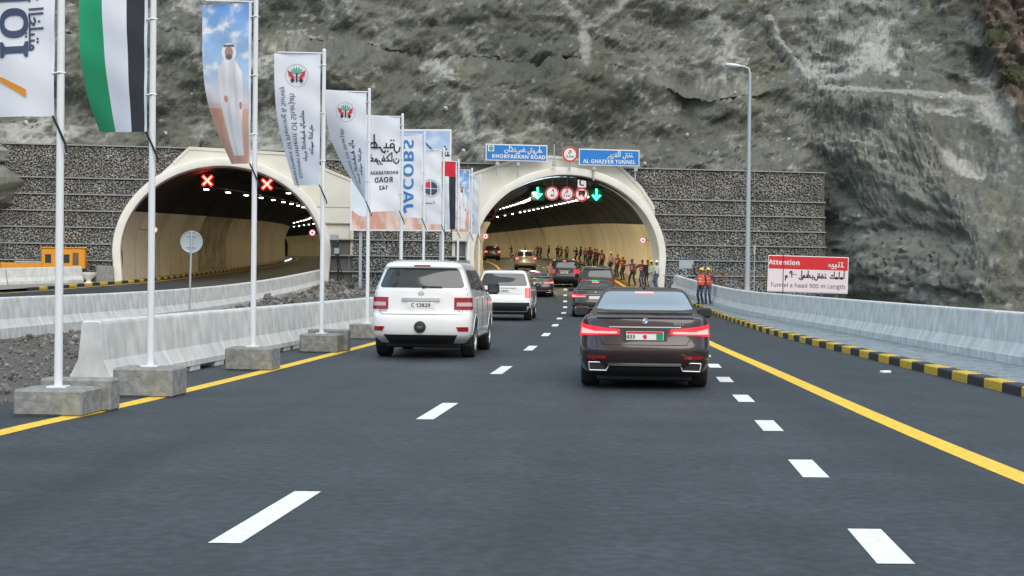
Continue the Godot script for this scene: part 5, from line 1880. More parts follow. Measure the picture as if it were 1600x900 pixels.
# a lamp whose lower and upper edges run from an inner to an outer height
func lamp_panel(called: String, bd: Body, par: Node, m: Material, lo: Array, hi: Array, xa: float, a1: float, s: float, out: float) -> void:
	var b := MB.new()
	panel(b, func(u, v):
		var y := lerpf(lerpf(lo[0], lo[1], u), lerpf(hi[0], hi[1], u), v)
		var r := bd.at(y)
		var a0: float = asin(pow(clampf(xa / r[1], 0, 1), bd.nn / 2.0)) / (PI / 2)
		return bd.corner(y, lerpf(a0, a1, u), s, out), 12, 4, Vector3(-s * 0.02, 0, -0.03))
	part(called, b, m, par)

func side_window(bd: Body, par: Node, s: float, y0: float, y1: float, z0: Callable, z1: Callable) -> void:
	var b := MB.new()
	panel(b, func(u, v):
		var y := lerpf(y0, y1, v)
		return bd.side(y, lerpf(z0.call(v), z1.call(v), u), s, 0.008), 8, 5, Vector3(-s * 0.02, 0, 0))
	part("side_window", b, M.car_glass, par)

func wheel(par: Node, x: float, z: float, r: float, w: float) -> void:
	var t := Node3D.new()
	t.name = numbered("wheel", par)
	t.position = Vector3(x, r, z)
	par.add_child(t, true)
	var s := signf(x)
	var lie := Transform3D(Basis(Vector3(0, 0, 1), -s * PI / 2), Vector3.ZERO)   # local y points outwards
	var h := w * 0.5
	var b := MB.new()
	b.lathe([Vector2(r * 0.66, -h), Vector2(r * 0.92, -h), Vector2(r * 0.985, -h * 0.8), Vector2(r, -h * 0.45), Vector2(r, h * 0.45), Vector2(r * 0.985, h * 0.8), Vector2(r * 0.92, h), Vector2(r * 0.68, h), Vector2(r * 0.66, h * 0.9), Vector2(r * 0.66, -h)], lie, 28)
	part("tyre", b, M.rubber, t)
	b = MB.new()
	b.lathe([Vector2(r * 0.67, h * 0.95), Vector2(r * 0.62, h * 0.9), Vector2(r * 0.60, h * 0.2), Vector2(0.0, h * 0.15)], lie, 24)
	for k in 5:
		var q := lie.basis * Basis(Vector3.UP, TAU * k / 5)
		b.box(q * Vector3(r * 0.36, h * 0.62, 0), Vector3(r * 0.56, h * 0.3, r * 0.16), 0.01, q)
	b.lathe([Vector2(0.0, h * 0.9), Vector2(r * 0.15, h * 0.85), Vector2(r * 0.17, h * 0.3)], lie, 12)
	part("rim", b, M.alloy, t)

func paint(called: String, c: Color, metal := 0.0) -> StandardMaterial3D:
	var m := mk(called, c, 0.35, metal)
	m.clearcoat_enabled = true
	m.clearcoat = 1.0
	m.clearcoat_roughness = 0.06
	return m

func car(sp: Dictionary) -> Node3D:
	var t := thing(sp.called, sp.label, sp.cat, P(sp.x, gr(sp.d), sp.d), -sp.yaw)
	t.rotation.x = (gr(sp.d + 1.0) - gr(sp.d - 1.0)) * 0.5
	var bd := Body.new(sp.rows, sp.get("n", 3.2))
	part("body", car_body(bd, sp), sp.paint, t)
	var b := MB.new()
	var r0: Array = sp.rows[0]
	b.box(Vector3(0, r0[0] - 0.02, 0), Vector3(r0[1] * 1.75, 0.16, r0[2] * 1.8), 0.03)
	for z in sp.wz: b.box(Vector3(0, sp.wr * 0.85, z), Vector3(r0[1] * 1.5, 0.12, 0.16), 0.03)
	part("underbody", b, M.black_plastic, t)
	for z in sp.wz:
		for s in [-1.0, 1.0]:
			wheel(t, s * sp.track, z, sp.wr, sp.ww)
			b = MB.new()
			var path := []
			for k in 15:
				var a := lerpf(-0.35, PI + 0.35, k / 14.0)
				var y: float = sp.wr + sp.wr * 1.16 * sin(a)
				if y > r0[0]: path.append(bd.side(y, z + sp.wr * 1.16 * cos(a), s, -0.012))
			b.tube(path, 0.022, 6)
			part("wheel_arch", b, sp.get("arch", sp.paint), t)
	# glass
	var w: Array = sp.rearwin            # y0, y1, half width below, half width above
	rear_panel("rear_window", bd, t, sp.get("rear_glass", M.car_glass), w[0], w[1], func(v): return -lerpf(w[2], w[3], v) * (1.0 - 0.07 * pow(absf(2.0 * v - 1.0), 9.0)), func(v): return lerpf(w[2], w[3], v) * (1.0 - 0.07 * pow(absf(2.0 * v - 1.0), 9.0)), 0.008, 16, 14)
	for s in [-1.0, 1.0]:
		for q in sp.wins: side_window(bd, t, s, q[0], q[1], func(v): return lerpf(q[2], q[3], v), func(v): return lerpf(q[4], q[5], v))
		# mirrors
		b = MB.new()
		var mr: Array = sp.mirror        # x, y, z
		b.box(Vector3(s * mr[0], mr[1], mr[2]), Vector3(0.25, 0.17 * sp.get("mk", 1.0), 0.13), 0.045)
		b.box(Vector3(s * (mr[0] - 0.16), mr[1] - 0.05, mr[2]), Vector3(0.16, 0.05, 0.06), 0.015)
		var mm := part("mirror", b, sp.get("mirror_paint", sp.paint), t)
		b = MB.new()
		b.box(Vector3(s * mr[0], mr[1], mr[2] + 0.065), Vector3(0.2, 0.12 * sp.get("mk", 1.0), 0.006), 0.002)
		part("mirror_glass", b, M.car_glass, mm)
		# door seams and handles
		for z in sp.get("seams", []):
			b = MB.new()
			var pts := []
			for k in 7: pts.append(bd.side(lerpf(sp.sill, sp.belt, k / 6.0), z, s, 0.0))
			b.tube(pts, 0.006, 4)
			part("door_seam", b, M.rubber, t)
			b = MB.new()
			b.box(bd.side(sp.belt - 0.1, z - 0.18, s, 0.015), Vector3(0.03, 0.035, 0.2), 0.01)
			part("door_handle", b, sp.paint, t)
	# plate
	var pl: Array = sp.plate             # y, width, height
	var pb := MB.new()
	pb.box(bd.rear(pl[0], 0, 0.012), Vector3(pl[1], pl[2], 0.02), 0.004)
	var pp := part("licence_plate", pb, M.sign_white, t)
	var fn := flat_map(bd.rear(pl[0], 0, 0.026), Vector3.RIGHT, Vector3.UP)
	if pl[3] != "":
		pb = MB.new()
		txt(pb, pl[3], fn, pl[2] * 0.62, true, 1.05)
		part("lettering", pb, M.print_black, pp)
	return t

const SUV := [[0.30, 0.84, 2.30, 2.2, 0.35, 0.4], [0.40, 0.94, 2.50, 2.5, 0.42, 0.6], [0.52, 0.985, 2.57, 2.56, 0.46, 0.7], [0.80, 0.995, 2.57, 2.55, 0.46, 0.7], [0.89, 0.992, 2.49, 2.52, 0.42, 0.6], [1.0, 0.985, 2.46, 2.45, 0.40, 0.5], [1.18, 0.975, 2.44, 2.25, 0.38, 0.5], [1.26, 0.965, 2.43, 1.35, 0.36, 0.45], [1.37, 0.93, 2.41, 1.1, 0.34, 0.4], [1.74, 0.80, 2.24, 0.45, 0.32, 0.35], [1.80, 0.775, 2.30, 0.32, 0.30, 0.3], [1.87, 0.73, 2.24, 0.15, 0.32, 0.35], [1.92, 0.58, 2.0, -0.15, 0.4, 0.4], [1.94, 0.15, 1.3, -0.6, 0.3, 0.3]]
const SEDAN := [[0.20, 0.80, 2.30, 2.3, 0.4, 0.5], [0.28, 0.90, 2.50, 2.52, 0.5, 0.7], [0.42, 0.945, 2.59, 2.6, 0.55, 0.8], [0.60, 0.955, 2.62, 2.60, 0.58, 0.8], [0.70, 0.952, 2.57, 2.55, 0.55, 0.7], [0.90, 0.94, 2.53, 2.40, 0.52, 0.6], [0.99, 0.925, 2.52, 2.1, 0.50, 0.5], [1.05, 0.89, 2.50, 1.35, 0.48, 0.4], [1.075, 0.85, 2.42, 1.15, 0.46, 0.4], [1.09, 0.80, 1.84, 1.05, 0.25, 0.35], [1.40, 0.645, 1.06, 0.40, 0.2, 0.25], [1.45, 0.60, 0.85, 0.22, 0.22, 0.25], [1.475, 0.50, 0.55, 0.0, 0.2, 0.2], [1.485, 0.15, 0.3, -0.1, 0.15, 0.15]]

func scaled_rows(src: Array, ky: float, kx: float, kz: float) -> Array:
	var r := []
	for q in src: r.append([q[0] * ky, q[1] * kx, q[2] * kz, q[3] * kz, q[4] * kz, q[5] * kz])
	return r

func badge(par: Node, fn: Callable, r: float) -> void:
	var b := MB.new()
	ring_on(b, Vector2.ZERO, r * 0.72, r, fn, 20)
	part("emblem_ring", b, M.chrome, par)
	for k in 4:
		b = MB.new()
		ring_on(b, Vector2.ZERO, 0.0, r * 0.70, fn, 6, k * PI / 2, (k + 1) * PI / 2)
		part("emblem_quarter", b, M.sign_white if k % 2 else M.print_blue, par)

func sedan(called: String, label: String, x: float, d: float, yaw: float, pt: Material, near: bool) -> void:
	var sp := {"called": called, "label": label, "cat": "car", "x": x, "d": d, "yaw": yaw, "paint": pt, "rows": SEDAN, "n": 3.0, "wz": [1.58, -1.62], "wr": 0.35, "ww": 0.27, "track": 0.805,
		"rear_glass": M.mirror_glass, "rearwin": [1.10, 1.405, 0.745, 0.60], "wins": [[1.12, 1.38, 1.42, 0.95, 0.42, 0.40], [1.10, 1.38, 0.36, 0.34, -1.0, -0.38]], "mirror": [1.02, 1.06, -0.85], "seams": [0.4, -0.72], "sill": 0.3, "belt": 1.03, "plate": [0.79, 0.54, 0.125, ""]}
	var t := car(sp)
	var bd := Body.new(SEDAN, 3.0)
	# lamps: two wide red clusters with a bright core, joined by a chrome strip
	for s in [-1.0, 1.0]:
		lamp_panel("tail_light", bd, t, M.brake_lit, [0.81, 0.775], [0.885, 0.965], 0.37, 0.90, s, 0.012)
		lamp_panel("light_core", bd, t, M.brake_core, [0.822, 0.812], [0.852, 0.850], 0.41, 0.80, s, 0.020)
		lamp_panel("light_core", bd, t, M.brake_core, [0.852, 0.85], [0.86, 0.90], 0.76, 0.80, s, 0.020)
		rear_panel("reflector", bd, t, M.lamp_red, 0.455, 0.50, func(v): return s * 0.56, func(v): return s * 0.83, 0.010, 6, 1)
		# exhaust: dark mouth in a bright frame
		var zr := bd.rear(0.345, 0.64 * s, 0.02)
		var fr := MB.new()
		var o := [Vector2(-0.15, 0.06), Vector2(0.17, 0.06), Vector2(0.155, -0.055), Vector2(-0.09, -0.055)]
		for k in 4:
			var p: Vector2 = o[k]
			var q: Vector2 = o[(k + 1) % 4]
			fr.tube([zr + Vector3(p.x * s, p.y, 0), zr + Vector3(q.x * s, q.y, 0)], 0.013, 6)
		part("exhaust_frame", fr, M.chrome, t)
		fr = MB.new()
		fr.prism(PackedVector2Array([Vector2(-0.14 * s, 0.05), Vector2(0.16 * s, 0.05), Vector2(0.145 * s, -0.05), Vector2(-0.085 * s, -0.05)]), Transform3D(Basis(), zr - Vector3(0, 0, 0.02)), 0.03)
		part("exhaust_mouth", fr, M.rubber, t)
		lamp_panel("corner_blade", bd, t, M.alloy, [0.245, 0.235], [0.30, 0.45], 0.84, 0.93, s, 0.012)
	rear_panel("chrome_strip", bd, t, M.chrome, 0.905, 0.922, func(v): return -0.52, func(v): return 0.52, 0.026, 16, 1)
	rear_panel("lower_strip", bd, t, M.chrome, 0.362, 0.382, func(v): return -0.53, func(v): return 0.53, 0.022, 12, 1)
	rear_panel("bumper_crease", bd, t, M.rubber, 0.452, 0.458, func(v): return -0.55, func(v): return 0.55, 0.004, 12, 1)
	rear_panel("diffuser", bd, t, M.black_plastic, 0.20, 0.335, func(v): return -0.78, func(v): return 0.78, 0.012, 14, 3)
	rear_panel("plate_recess", bd, t, M.black_plastic, 0.715, 0.875, func(v): return -0.32, func(v): return 0.32, 0.006, 8, 2)
	rear_panel("boot_gap", bd, t, M.rubber, 0.655, 0.663, func(v): return -0.60, func(v): return 0.60, 0.004, 14, 1)
	rear_panel("boot_lip", bd, t, pt, 1.035, 1.062, func(v): return -0.70, func(v): return 0.70, 0.02, 14, 2)
	rear_panel("brake_lamp", bd, t, M.brake_core, 1.375, 1.398, func(v): return -0.14, func(v): return 0.14, 0.016, 6, 1)
	for s in [-1.0, 1.0]:
		var b := MB.new()
		for q in [[0.0, 0.64], [1.0, 0.69]]: pass
		b.tube([bd.rear(0.655, s * 0.60, 0.003), bd.rear(0.76, s * 0.66, 0.003)], 0.004, 4)
		part("boot_seam", b, M.rubber, t)
	var pb := MB.new()
	var fn := flat_map(bd.rear(0.79, 0, 0.027), Vector3.RIGHT, Vector3.UP)
	if near:
		poly_on(pb, PackedVector2Array([Vector2(-0.26, 0.03), Vector2(0.26, 0.03), Vector2(0.26, 0.058), Vector2(-0.26, 0.058)]), fn)
		poly_on(pb, PackedVector2Array([Vector2(-0.02, -0.045), Vector2(0.02, -0.045), Vector2(0.03, 0.0), Vector2(0, 0.018), Vector2(-0.03, 0.0)]), fn)
		part("plate_red", pb, M.sign_red, t)
		pb = MB.new()
		poly_on(pb, PackedVector2Array([Vector2(0.165, -0.055), Vector2(0.262, -0.055), Vector2(0.262, 0.028), Vector2(0.165, 0.028)]), fn)
		part("plate_teal", pb, M.print_green, t)
		pb = MB.new()
		txt(pb, "433", off_map(fn, Vector2(-0.205, -0.015)), 0.055, true)
		part("plate_digits", pb, M.print_black, t)
		pb = MB.new()
		txt(pb, "760Li", off_map(flat_map(bd.rear(0.965, 0.47, 0.03), Vector3(1, 0, -0.1).normalized(), Vector3.UP), Vector2.ZERO), 0.045, true)
		part("model_lettering", pb, M.chrome, t)
		badge(t, flat_map(bd.rear(1.0, 0, 0.03), Vector3.RIGHT, Vector3.UP), 0.045)
		pb = MB.new()
		pb.prism(PackedVector2Array([Vector2(-0.1, 0), Vector2(0.1, 0), Vector2(0.02, 0.06), Vector2(-0.05, 0.06)]), Transform3D(Basis(Vector3.UP, PI / 2), Vector3(0, 1.475, 0.62)), 0.035)
		part("antenna_fin", pb, pt, t)
	else:
		badge(t, flat_map(bd.rear(1.0, 0, 0.03), Vector3.RIGHT, Vector3.UP), 0.045)

func suv_extras(t: Node3D, bd: Body, pt: Material, y: float, spoil: bool) -> void:
	for s in [-1.0, 1.0]:
		var b := MB.new()
		var yr: float = y - 0.025
		b.tube([Vector3(s * 0.60, yr - 0.03, 1.75), Vector3(s * 0.62, yr + 0.05, 1.55), Vector3(s * 0.62, yr + 0.06, -0.4), Vector3(s * 0.60, yr - 0.04, -0.65)], 0.02, 6)
		part("roof_rail", b, M.alloy, t)

func cars() -> void:
	# white off-roader in the left lane -----------------------------------
	var wp := paint("white_car_paint", Color(0.78, 0.79, 0.80))
	var sp := {"called": "white_suv", "label": "large white off-road car in the left lane with rounded tail and chrome plate bar", "cat": "car", "x": -1.58, "d": 31.75, "yaw": 0.078, "paint": wp, "rows": SUV, "n": 3.4, "wz": [1.52, -1.55], "wr": 0.395, "ww": 0.28, "track": 0.845,
		"rearwin": [1.385, 1.775, 0.84, 0.70], "wins": [[1.36, 1.74, 2.05, 1.90, 1.32, 1.30], [1.34, 1.74, 1.24, 1.22, 0.25, 0.30], [1.32, 1.74, 0.17, 0.22, -1.0, -0.42]], "mirror": [1.12, 1.36, -0.80], "mk": 1.5, "mirror_paint": M.black_plastic, "seams": [1.28, 0.2, -0.9], "sill": 0.5, "belt": 1.28, "plate": [1.045, 0.54, 0.115, "C 13829"]}
	var t := car(sp)
	var bd := Body.new(SUV, 3.4)
	for s in [-1.0, 1.0]:
		var tl := corner_panel("tail_light", bd, t, M.lamp_red, 0.965, 1.20, 0.655, 0.93, s, 0.014)
		corner_panel("clear_lens", bd, t, M.lamp_clear, 1.03, 1.105, 0.70, 0.86, s, 0.022)
		rear_panel("reflector", bd, t, M.lamp_red, 0.545, 0.63, func(v): return s * (0.70 + 0.04 * (1 - v)), func(v): return s * 0.92, 0.014, 5, 1)
		var b := MB.new()
		b.box(Vector3(s * 0.93, 0.42, 0.0), Vector3(0.16, 0.05, 1.9), 0.015)
		part("side_step", b, M.alloy, t)
		b = MB.new()
		b.box(Vector3(s * 0.83, 0.40, 1.98), Vector3(0.24, 0.34, 0.03), 0.008)
		part("mud_flap", b, M.rubber, t)
	rear_panel("bumper_valance", bd, t, M.black_plastic, 0.30, 0.475, func(v): return -lerpf(0.62, 0.72, v), func(v): return lerpf(0.62, 0.72, v), 0.012, 14, 3)
	rear_panel("tailgate_gap", bd, t, M.rubber, 0.862, 0.872, func(v): return -0.78, func(v): return 0.78, 0.004, 16, 1)
	for s in [-1.0, 1.0]:
		var b := MB.new()
		b.tube([bd.rear(0.867, s * 0.78, 0.002), bd.rear(0.96, s * 0.82, 0.002)], 0.005, 4)
		b.tube([bd.rear(1.23, s * 0.90, 0.002), bd.rear(1.38, s * 0.87, 0.002)], 0.005, 4)
		part("tailgate_seam", b, M.rubber, t)
	rear_panel("plate_recess", bd, t, wp, 0.955, 1.115, func(v): return -0.33, func(v): return 0.33, 0.004, 8, 2)
	rear_panel("chrome_bar", bd, t, M.chrome, 1.125, 1.185, func(v): return -0.37, func(v): return 0.37, 0.035, 12, 3)
	var b1 := MB.new()
	ring_on(b1, Vector2.ZERO, 0.038, 0.05, flat_map(bd.rear(1.27, 0, 0.012), Vector3.RIGHT, Vector3.UP), 18)
	poly_on(b1, PackedVector2Array([Vector2(-0.06, -0.008), Vector2(0.06, -0.008), Vector2(0.06, 0.008), Vector2(-0.06, 0.008)]), flat_map(bd.rear(1.27, 0, 0.014), Vector3.RIGHT, Vector3.UP))
	part("emblem", b1, M.chrome, t)
	b1 = MB.new()
	txt(b1, "PATROL", flat_map(bd.rear(0.93, -0.76, 0.012), Vector3(1, 0, 0.18).normalized(), Vector3.UP), 0.035, true, 1.2)
	txt(b1, "LE", flat_map(bd.rear(0.94, 0.74, 0.012), Vector3(1, 0, -0.18).normalized(), Vector3.UP), 0.04, true)
	part("model_lettering", b1, M.alloy, t)
	b1 = MB.new()
	b1.lathe([Vector2(0.0, 0.03), Vector2(0.09, 0.03), Vector2(0.115, 0.01), Vector2(0.115, -0.04)], Transform3D(Basis(Vector3.RIGHT, PI / 2), bd.rear(0.625, 0.0, 0.01)), 22)
	part("tow_cover", b1, M.black_plastic, t)
	b1 = MB.new()
	for k in 3: ring_on(b1, Vector2(-0.03 + 0.03 * k, 0.0), 0.018, 0.024, flat_map(bd.rear(0.625, 0, 0.043), Vector3.RIGHT, Vector3.UP), 12)
	part("tow_emblem", b1, M.alloy, t)
	rear_panel("spoiler_lamp", bd, t, M.lamp_red, 1.80, 1.825, func(v): return -0.16, func(v): return 0.16, 0.012, 6, 1)
	b1 = MB.new()
	b1.tube([bd.rear(1.40, 0.05, 0.02), bd.rear(1.395, 0.40, 0.025)], 0.014, 6)
	b1.tube([bd.rear(1.385, 0.02, 0.02), bd.rear(1.40, 0.08, 0.03)], 0.02, 6)
	part("wiper", b1, M.rubber, t)
	suv_extras(t, bd, wp, 1.90, true)
	# white estate car ahead of it -----------------------------------------
	var rr := [[0.32, 0.84, 2.3, 2.2, 0.3, 0.4], [0.45, 0.96, 2.47, 2.42, 0.36, 0.5], [0.62, 0.99, 2.50, 2.48, 0.36, 0.6], [0.85, 0.99, 2.46, 2.46, 0.34, 0.6], [0.95, 0.985, 2.40, 2.4, 0.32, 0.5], [1.18, 0.97, 2.38, 2.2, 0.3, 0.5], [1.24, 0.955, 2.37, 1.35, 0.28, 0.45], [1.32, 0.93, 2.34, 1.15, 0.26, 0.4], [1.70, 0.80, 2.08, 0.5, 0.26, 0.35], [1.77, 0.77, 2.10, 0.35, 0.26, 0.3], [1.81, 0.70, 2.02, 0.2, 0.3, 0.3], [1.835, 0.5, 1.8, -0.1, 0.3, 0.3], [1.84, 0.15, 1.2, -0.5, 0.3, 0.3]]
	sp = {"called": "white_estate", "label": "boxy white luxury car ahead of the white off-roader, round red lamps lit upright", "cat": "car", "x": -0.15, "d": 56.7, "yaw": 0.064, "paint": paint("white_estate_paint", Color(0.76, 0.78, 0.80)), "rows": rr, "n": 4.2, "wz": [1.45, -1.47], "wr": 0.39, "ww": 0.28, "track": 0.845,
		"rearwin": [1.26, 1.71, 0.86, 0.72], "wins": [[1.26, 1.70, 1.95, 1.75, 1.2, 1.2], [1.26, 1.70, 1.1, 1.1, 0.2, 0.25], [1.26, 1.70, 0.1, 0.15, -1.0, -0.45]], "mirror": [1.1, 1.28, -0.8], "mirror_paint": M.black_plastic, "seams": [1.15, 0.15], "sill": 0.5, "belt": 1.2, "plate": [1.08, 0.5, 0.11, "B 28931"]}
	t = car(sp)
	bd = Body.new(rr, 4.2)
	for s in [-1.0, 1.0]:
		corner_panel("tail_light", bd, t, M.brake_lit, 0.84, 1.19, 0.79, 0.80, s, 0.014)
		for k in 3:
			var b := MB.new()
			ring_on(b, Vector2.ZERO, 0.028, 0.055, flat_map(bd.rear(0.90 + 0.115 * k, s * 0.86, 0.035), Vector3(1, 0, -0.5 * s).normalized(), Vector3.UP), 14)
			part("light_ring", b, M.brake_core, t)
	rear_panel("bumper_valance", bd, t, M.black_plastic, 0.36, 0.66, func(v): return -0.93, func(v): return 0.93, 0.014, 14, 3)
	rear_panel("tailgate_gap", bd, t, M.rubber, 0.96, 0.972, func(v): return -0.78, func(v): return 0.78, 0.004, 12, 1)
	rear_panel("name_strip", bd, t, M.alloy, 1.165, 1.195, func(v): return -0.46, func(v): return 0.46, 0.012, 8, 1)
	b1 = MB.new()
	b1.box(Vector3(0, 0.34, 2.1), Vector3(1.5, 0.05, 0.3), 0.02)
	part("skid_plate", b1, M.alloy, t)
	# sedans
	sedan("maroon_sedan", "dark maroon luxury saloon in the right lane, nearest, with lit brake lights", 2.13, 24.3, 0.078, paint("maroon_paint", Color(0.030, 0.015, 0.017), 0.3), true)
	sedan("grey_sedan", "dark grey saloon directly ahead of the maroon saloon, brake lights lit", 3.46, 62.4, 0.05, paint("grey_paint", Color(0.045, 0.047, 0.05), 0.4), false)
	sedan("bronze_sedan", "dark grey brown saloon right of the boxy white car, near the tunnel", 1.52, 89.3, 0.03, paint("bronze_paint", Color(0.06, 0.05, 0.052), 0.4), false)
	# further cars: [name, label, x, d, yaw, colour, ky, kx, lit]
	var far := [
		["dark_suv", "tall dark grey off-road car with roof rails ahead of the grey saloon", 4.80, 85.8, 0.03, Color(0.028, 0.034, 0.036), 0.97, 0.98, false],
		["black_suv", "black off-road car with red high lamp entering the right tunnel", 3.52, 103.0, 0.012, Color(0.010, 0.011, 0.013), 0.98, 1.0, true],
		["silver_suv", "pale gold off-road car with brake lights lit inside the right tunnel", 1.15, 137.0, -0.03, Color(0.30, 0.27, 0.23), 0.95, 0.95, true],
		["far_suv", "small dark car farthest away beside the tunnel's left wall", -2.55, 182.0, -0.085, Color(0.05, 0.05, 0.055), 0.95, 0.97, true]]
	for q in far:
		var rows := scaled_rows(SUV, q[6], q[7], 0.95)
		var ky: float = q[6]
		sp = {"called": q[0], "label": q[1], "cat": "car", "x": q[2], "d": q[3], "yaw": q[4], "paint": paint(q[0] + "_paint", q[5], 0.3), "rows": rows, "n": 3.4, "wz": [1.42, -1.45], "wr": 0.38, "ww": 0.27, "track": 0.83 * q[7],
			"rearwin": [1.37 * ky, 1.77 * ky, 0.80, 0.68], "wins": [[1.36 * ky, 1.72 * ky, 1.9, 1.8, 1.2, 1.2], [1.34 * ky, 1.72 * ky, 1.1, 1.1, 0.2, 0.25], [1.32 * ky, 1.72 * ky, 0.1, 0.15, -0.9, -0.4]], "mirror": [1.08, 1.3, -0.75], "seams": [1.15, 0.15], "sill": 0.5, "belt": 1.22, "plate": [1.0, 0.5, 0.11, "A 5207" if q[0] == "black_suv" else ""]}
		t = car(sp)
		bd = Body.new(rows, 3.4)
		for s in [-1.0, 1.0]:
			corner_panel("tail_light", bd, t, M.brake_lit if q[8] else M.lamp_red, 0.96, 1.2, 0.62, 0.93, s, 0.014)
			if q[8] and q[0] != "black_suv": corner_panel("light_core", bd, t, M.brake_core, 1.03, 1.14, 0.68, 0.85, s, 0.022)
			rear_panel("reflector", bd, t, M.lamp_red, 0.52, 0.6, func(v): return s * 0.68, func(v): return s * 0.88, 0.014, 5, 1)
			b1 = MB.new()
			b1.box(Vector3(s * 0.6, 1.91 * ky, 1.62), Vector3(0.05, 0.05, 0.10), 0.015)
			part("rail_end", b1, M.sign_white, t)
		rear_panel("bumper_valance", bd, t, M.black_plastic, 0.31, 0.46, func(v): return -0.7, func(v): return 0.7, 0.012, 12, 2)
		rear_panel("chrome_bar", bd, t, M.chrome, 1.09, 1.13, func(v): return -0.36, func(v): return 0.36, 0.03, 8, 2)
		rear_panel("high_brake_lamp", bd, t, M.brake_core if q[0] == "black_suv" else M.lamp_red, 1.78 * ky, 1.81 * ky, func(v): return -0.1, func(v): return 0.1, 0.02, 5, 1)
		suv_extras(t, bd, sp.paint, 1.90 * ky, true)

# ------------------------------------------------------------------ people
# bones: [a, b, radius at a, radius at b, colour]; joined by a smooth minimum and meshed as surface nets
func flesh(bones: Array, cell: float, soft: float, out: MB) -> void:
	var lo := Vector3(1e9, 1e9, 1e9)
	var hi := -lo
	for q in bones:
		var r := maxf(q[2], q[3]) + soft
		for p in [q[0], q[1]]:
			lo = lo.min(p - Vector3(r, r, r)); hi = hi.max(p + Vector3(r, r, r))
	lo -= Vector3.ONE * cell * 2
	var nx := int((hi.x - lo.x) / cell) + 3
	var ny := int((hi.y - lo.y) / cell) + 3
	var nz := int((hi.z - lo.z) / cell) + 3
	var f := PackedFloat32Array()
	f.resize(nx * ny * nz)
	f.fill(1.0)
	var own := PackedInt32Array()
	own.resize(nx * ny * nz)
	var best := PackedFloat32Array()
	best.resize(nx * ny * nz)
	best.fill(9.0)
	for bi in bones.size():
		var q: Array = bones[bi]
		var a: Vector3 = q[0]
		var ab: Vector3 = q[1] - a
		var l2 := maxf(ab.length_squared(), 1e-9)
		var r := maxf(q[2], q[3]) + soft + cell * 2
		var p0 := ((a.min(q[1]) - Vector3.ONE * r - lo) / cell).floor()
		var p1 := ((a.max(q[1]) + Vector3.ONE * r - lo) / cell).ceil()
		for k in range(maxi(0, int(p0.z)), mini(nz - 1, int(p1.z)) + 1):
			for j in range(maxi(0, int(p0.y)), mini(ny - 1, int(p1.y)) + 1):
				var at := (k * ny + j) * nx
				for i in range(maxi(0, int(p0.x)), mini(nx - 1, int(p1.x)) + 1):
					var p := lo + Vector3(i, j, k) * cell
					var t := clampf((p - a).dot(ab) / l2, 0, 1)
					var d: float = p.distance_to(a + ab * t) - lerpf(q[2], q[3], t)
					if d < best[at + i]:
						best[at + i] = d
						own[at + i] = bi
					var o := f[at + i]
					var h := maxf(soft - absf(o - d), 0.0) / soft
					f[at + i] = minf(o, d) - h * h * soft * 0.25
	var id := PackedInt32Array()
	id.resize(nx * ny * nz)
	id.fill(-1)
	var step := [1, nx, nx * ny]
	for k in nz - 1:
		for j in ny - 1:
			for i in nx - 1:
				var at := (k * ny + j) * nx + i
				var ins := 0
				for c in 8:
					if f[at + (c & 1) + ((c >> 1) & 1) * nx + ((c >> 2) & 1) * nx * ny] < 0.0: ins += 1
				if ins == 0 or ins == 8: continue
				var s := Vector3.ZERO
				var m := 0
				for e in 12:
					var ax := e >> 2
					var u := e & 1
					var w := (e >> 1) & 1
					var c0 := Vector3i.ZERO
					c0[(ax + 1) % 3] = u; c0[(ax + 2) % 3] = w
					var a0 := at + c0.x + c0.y * nx + c0.z * nx * ny
					var v0 := f[a0]
					var v1 := f[a0 + step[ax]]
					if (v0 < 0.0) != (v1 < 0.0):
						var p := Vector3(c0)
						p[ax] += v0 / (v0 - v1)
						s += p; m += 1
				var pos := lo + (Vector3(i, j, k) + s / m) * cell
				out.col = bones[own[at]][4]
				var gx := Vector3(f[at + 1] - f[at], f[at + nx] - f[at], f[at + nx * ny] - f[at])
				id[at] = out.put(pos, gx.normalized() if gx.length() > 1e-9 else Vector3.UP)
	for k in range(1, nz - 1):
		for j in range(1, ny - 1):
			for i in range(1, nx - 1):
				var at := (k * ny + j) * nx + i
				for ax in 3:
					var v0 := f[at]
					var v1 := f[at + step[ax]]
					if (v0 < 0.0) == (v1 < 0.0): continue
					var s1: int = step[(ax + 1) % 3]
					var s2: int = step[(ax + 2) % 3]
					var a := id[at]
					var b := id[at - s1]
					var c := id[at - s1 - s2]
					var d := id[at - s2]
					if a < 0 or b < 0 or c < 0 or d < 0: continue
					if v0 < 0.0: out.ix.append_array([a, c, b, a, d, c])
					else: out.ix.append_array([a, b, c, a, c, d])

const SKIN := Color(0.26, 0.14, 0.085)

